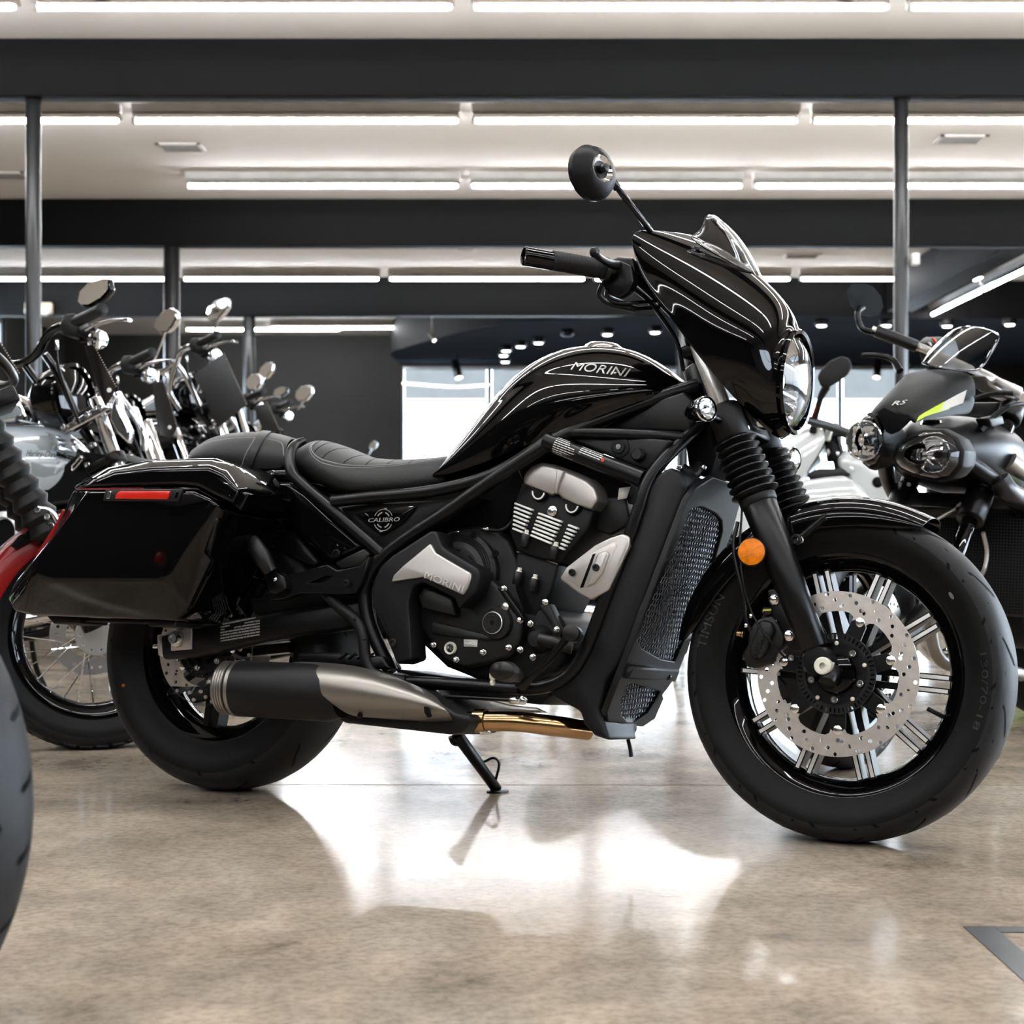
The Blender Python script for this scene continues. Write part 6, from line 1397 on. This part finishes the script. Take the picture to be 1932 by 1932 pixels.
decal(T, 'lime_stripe', [(1722,777),(1799,750),(1794,770),(1726,788)], -.115, 'lime_print', cw, cw); decal(T, 'white_stripe', [(1803,748),(1831,735),(1824,758),(1797,768)], -.122, 'print_white', cw, cw)
a, b = T.L(1681, 757, -.05), T.L(1704, 757, -.05)
t = link('cowl_lettering', text_mesh('cowl_lettering', 'RS', .030, .0004, .25), 'print_white', cw, smooth=False); place(t, T.L(1694, 757, .0), (-.25,1,0), (-.5,0,1), sx=1.2); shrink(t, cw, .0012)
prism('nose_grille', ux([(1655,777),(1668,768),(1690,779),(1714,783),(1721,792),(1697,814),(1682,820),(1672,815)], uL+.02), ux([(1655,777),(1668,768),(1690,779),(1714,783),(1721,792),(1697,814),(1682,820),(1672,815)], uL-.02), 'deep_black', TR, bev=.003)
decal(T, 'lime_stripe', [(1655,765),(1664,745),(1667,748),(1660,768)], .10, 'lime_print', cw, cw)
rows = [[(1852,704,-.14),(1815,702,-.10),(1775,698,-.04),(1745,690,.03),(1730,686,.10)], [(1872,668,-.14),(1840,655,-.09),(1800,650,-.02),(1772,650,.05),(1756,655,.11)], [(1896,629,-.13),(1872,619,-.09),(1845,612,-.02),(1818,612,.05),(1798,617,.10)]]
patch('wind_screen', [[T.L(*p) for p in r] for r in rows], 'screen_tint', TR, thick=.004, sub=2)
# bars and controls
hb2 = T.tub('handlebar', [(1645,622,.36),(1690,640,.30),(1735,655,.24),(1775,672,.16),(1820,690,.05),(1868,712,-.08),(1932,750,-.25)], .0125, 'cover_silver', seg=14)
a, b = T.L(1652, 624, .35), T.L(1730, 654, .245); cyl('grip', a, b, .0185, 'plastic_black', hb2, seg=22)
T.pris('switch_box', [(1728,648),(1742,636),(1768,640),(1776,664),(1760,686),(1736,680)], .26, .20, 'plastic_black', hb2, bev=.008)
T.bolt('stop_button', 1762, 643, .19, .010, 'print_red', hb2, 'dome', axis=(-.4,.5,.6)); T.bolt('start_button', 1754, 650, .19, .008, 'print_white', hb2, 'dome', axis=(-.3,.6,.5))
T.tub('brake_lever', [(1628,672,.36),(1640,670,.34),(1665,672,.31),(1685,680,.28),(1698,700,.25)], [.009,.007,.008,.009,.012], 'satin_black', hb2, seg=12)
mpoly = [(1598,548),(1606,537),(1625,535),(1645,541),(1659,558),(1663,578),(1656,594),(1640,598),(1620,592),(1604,576)]
R0 = [T.L(x, y, .40) for x, y in mpoly]; cM = sum(R0, Vector())/len(R0)
mrr = loft('mirror', [[cM+(p-cM)*f+Vector((d,0,0)) for p in R0] for f, d in ((1.0,-.014),(1.04,-.006),(1.0,.002),(.86,.016),(.5,.027),(.2,.030))], 'deep_black', TR, bev=.002, angle=60)
T.tub('mirror_stem', [(1628,580,.40),(1618,590,.40),(1622,612,.39),(1634,624,.37),(1672,630,.33)], .009, 'satin_black', mrr, seg=10)
T.pris('bar_clamp', [(1862,708),(1890,712),(1932,730),(1932,760),(1900,748),(1890,740),(1870,728)], -.12, -.06, 'cover_silver', hb2, bev=.008)
T.tub('control_cable', [(1838,752,-.12),(1870,742,-.16),(1905,742,-.2),(1940,752,-.22)], .0075, 'satin_black', seg=10); T.tub('control_cable', [(1850,812,-.12),(1880,782,-.15),(1910,764,-.18),(1945,760,-.2)], .0075, 'satin_black', seg=10)
T.pris('cable_block', [(1866,790),(1892,784),(1896,800),(1872,806)], -.15, -.11, 'shroud_black', bev=.004)
T.tub('brake_hose', [(1740,1000,.0),(1770,978,-.03),(1800,962,-.06),(1815,950,-.08)], .007, 'muffler_bronze', seg=8); T.tub('brake_hose', [(1855,1005,-.10),(1862,1040,-.10),(1858,1072,-.10),(1848,1090,-.10)], .0065, 'cover_silver', seg=8)
T.bolt('lamp_screw', 1826, 886, -.15, .007, 'machined', TR, 'dome', axis=(.5,.8,0))
# radiator, tank, engine mass behind
u0 = T.L(1830, 1040, -.10).x-.16
rg = loft('radiator', [[Vector((u0, y, z)) for y, z in ((-.20,.36),(.20,.36),(.22,.60),(.16,.66),(-.16,.66),(-.22,.60))], [Vector((u0-.05, y, z)) for y, z in ((-.20,.36),(.20,.36),(.22,.60),(.16,.66),(-.16,.66),(-.22,.60))]], 'radiator_core', TR, bev=.006)
vs, fs = [], []
for k in range(44):
    y = -.19+.38*k/43; b_ = len(vs); vs += [(u0+.002,y-.001,.37),(u0+.002,y+.001,.37),(u0+.002,y+.001,.65),(u0+.002,y-.001,.65)]; fs.append((b_,b_+1,b_+2,b_+3))
for k in range(34):
    z = .37+.28*k/33; b_ = len(vs); vs += [(u0+.0015,-.19,z-.001),(u0+.0015,.19,z-.001),(u0+.0015,.19,z+.001),(u0+.0015,-.19,z+.001)]; fs.append((b_,b_+1,b_+2,b_+3))
tag(link('radiator_fin', mesh('radiator_fin', vs, fs), 'satin_black', rg, smooth=False), kind='stuff')
obox('radiator_guard', (u0-.02,.24,.50), (.05,0,.01), (0,.014,0), (0,0,.17), 'satin_black', TR, bev=.01)
for z in (.43, .56): bolt('guard_bolt', (u0+.0,.255,z), (.3,1,0), .008, 'machined', TR, 'socket')
body_kit(TR, 'satin_black', -1.44, .315, tank=((-1.0,.74,.10,.05),(-.94,.68,.19,.11),(-.75,.68,.23,.17),(-.55,.70,.22,.17),(-.42,.74,.14,.11),(-.37,.78,.06,.05)), seat=True, twin=False, eng_u=u0-.26, eng_w=.44)
for k in range(3): tube('header_pipe', [(u0-.06,.10-.09*k,.46),(u0-.01,.10-.09*k,.36),(u0-.06,.09-.08*k,.22),(u0-.3,.08-.05*k,.17)], .02, 'muffler_bronze', TR, seg=14)
T.tub('air_duct', [(1885,905,-.17),(1905,930,-.19),(1945,950,-.2)], .030, 'post_paint', seg=16); T.tub('air_duct', [(1905,870,-.16),(1925,885,-.18),(1955,900,-.2)], .026, 'cover_silver', seg=16)
tube('frame_tube', [(-.30,.06,.84),(-.55,.16,.72),(-.85,.18,.55),(-.95,.14,.36)], .022, 'satin_black', TR); tube('frame_tube', [(-.30,-.06,.84),(-.55,-.16,.72),(-.85,-.18,.55),(-.95,-.14,.36)], .022, 'satin_black', TR)
tr2 = rim('rear_wheel', (-1.44,0,.315), .215, .08, TR); tyre('tyre', (-1.44,0,.315), .315, .09, .218, tr2); twin_spokes(Vector((-1.44,0,.315)), .05, .186, 5, .1, tr2, wid=.008)
tube('side_stand', [(-.85,.14,.26),(-.88,.22,.12),(-.90,.29,.018)], .011, 'satin_black', TR)
# ---- white faired sport bike behind the front fork
W = Frame('sport_motorcycle', Vector(((1640-CX)/FPX*7.3, 7.3, 0)), 12, 4.0); WR = W.root; tag(WR, 'white faired sport motorcycle partly hidden behind the front fork', 'motorcycle')
ww = rim('front_wheel', (0,0,.30), .215, .056, WR); tyre('tyre', (0,0,.30), .30, .06, .218, ww, seg=64); twin_spokes(Vector((0,0,.30)), .04, .186, 5, .3, ww, wid=.008); disc((0,0,.30), .07, .15, .115, 5, ww, holes=30)
fp = [(1345,1000),(1348,960),(1362,915),(1400,880),(1440,850),(1470,825),(1520,803),(1545,800),(1556,812),(1558,828),(1545,855),(1522,890),(1520,902),(1530,905),(1560,900),(1596,897),(1612,906),(1628,920),(1650,940),(1662,955),(1655,985),(1600,1010),(1450,1020)]
wf = loft('side_fairing', [[Vector((p.x, .14, p.z)) for p in W.Ls(fp, .20)], [Vector((p.x, -.165, p.z)) for p in W.Ls(fp, .20)], [sum(W.Ls(fp, .20), Vector())/len(fp)*.06+p*.94 + Vector((0,0,0)) for p in W.Ls(fp, .215)]], 'white_gloss', WR, bev=.010)
W.pris('side_intake', [(1521,894),(1545,884),(1590,884),(1606,895),(1596,899),(1560,904),(1530,907)], .205, .12, 'plastic_black', bev=.006)
nf = [(1602,905),(1580,880),(1578,862),(1595,845),(1625,850),(1655,862),(1678,880),(1684,905),(1680,940),(1672,958),(1655,958),(1625,930)]
wn = loft('nose_fairing', [[Vector((p.x, .10, p.z)) for p in W.Ls(nf, .17)], [Vector((p.x, -.13, p.z)) for p in W.Ls(nf, .17)], [sum(W.Ls(nf, .17), Vector())/len(nf)*.12+p*.88 for p in W.Ls(nf, .18)]], 'white_gloss', WR, bev=.010)
lc_ = W.L(1656, 910, .181)
em = lathe('round_emblem', [(0,0),(.0195,0),(.0195,.003),(0,.004)], lc_, (0,-1,0), 'deep_black', wn, seg=28); lathe('emblem_ring', [(.019,.0),(.0225,.0),(.0225,.0035),(.019,.0035)], lc_, (0,-1,0), 'chrome', wn, seg=28, closed=True)
for k in range(3):
    for s in (-1, 1):
        a = math.radians(90+120*k); d_ = Vector((math.cos(a), 0, math.sin(a))); q = Vector((-d_.z, 0, d_.x))
        obox('emblem_fork', lc_+d_*.010+q*s*.0028+Vector((0,-.0042,0)), d_*.0075, (0,.0005,0), q*.0011, 'chrome', em)
    obox('emblem_fork', lc_+d_*-.006+Vector((0,-.0042,0)), d_*.006, (0,.0005,0), q*.001, 'chrome', em)
for px, py, m_ in ((1608,918,'machined'),(1606,884,'machined')): W.bolt('fairing_screw', px, py, .205, .009, m_, WR, 'dome')
cyl('frame_slider', W.L(1548, 955, .27), W.L(1542, 955, .20), .027, 'plastic_black', WR, seg=22)
W.tub('clip_on_bar', [(1500,785,.30),(1535,796,.26),(1570,806,.22),(1630,828,.16)], .018, 'post_paint', seg=14)
for s in (.12, -.12): cyl('fork_tube', W.L(1568, 800, s), Vector((0,-s,.30)), .026, 'satin_black', WR, seg=20)
cyl('fork_cap', W.L(1566, 805, .12), W.L(1574, 870, .12), .030, 'matte_black', WR); cyl('fork_ring', W.L(1560, 852, .125), W.L(1584, 858, .125), .022, 'machined', WR); cyl('bar_stub', W.L(1560, 832, .16), W.L(1568, 800, .16), .014, 'machined', WR)
W.tub('clutch_cable', [(1560,845,.14),(1572,825,.15),(1590,822,.15),(1615,838,.14)], .006, 'satin_black', seg=8)
p = W.L(1574, 702, .33); ms = W.L(1540, 790, .22)
mb_ = loft('mirror', [[W.L(x, y, .36) for x, y in ((1541,712),(1548,697),(1566,680),(1588,671),(1603,676),(1609,692),(1600,708),(1580,722),(1560,734),(1548,730))], [W.L(x, y, .30) for x, y in ((1545,712),(1552,700),(1568,685),(1588,677),(1599,681),(1603,693),(1596,706),(1578,719),(1561,729),(1552,726))]], 'matte_black', WR, bev=.012, seg=3)
W.tub('mirror_stem', [(1560,728,.32),(1548,752,.30),(1538,790,.26),(1534,815,.22)], [.018,.014,.012,.016], 'matte_black', mb_, seg=10); W.tub('stem_reflection', [(1540,766,.325),(1532,788,.285)], .005, 'red_paint', mb_, seg=6)  # thin red strip paints a red reflection on the stem
patch('wind_screen', [[W.L(x, y, v) for x, y, v in r] for r in (((1640,850,-.12),(1650,845,0),(1630,852,.12)), ((1610,815,-.10),(1618,805,0),(1600,818,.10)))], 'screen_tint', WR, thick=.003, sub=2)
body_kit(WR, 'white_gloss', -1.40, .31, tank=((-1.0,.68,.10,.05),(-.92,.63,.18,.11),(-.75,.62,.22,.15),(-.58,.64,.20,.15),(-.45,.68,.13,.09),(-.40,.72,.06,.05)), twin=False, eng_u=-.66, eng_w=.40)
tr3 = rim('rear_wheel', (-1.40,0,.31), .215, .08, WR); tyre('tyre', (-1.40,0,.31), .31, .09, .218, tr3, seg=64); twin_spokes(Vector((-1.40,0,.31)), .05, .186, 5, .1, tr3, wid=.008)
tube('side_stand', [(-.8,.14,.26),(-.84,.22,.12),(-.86,.30,.030)], .011, 'satin_black', WR)
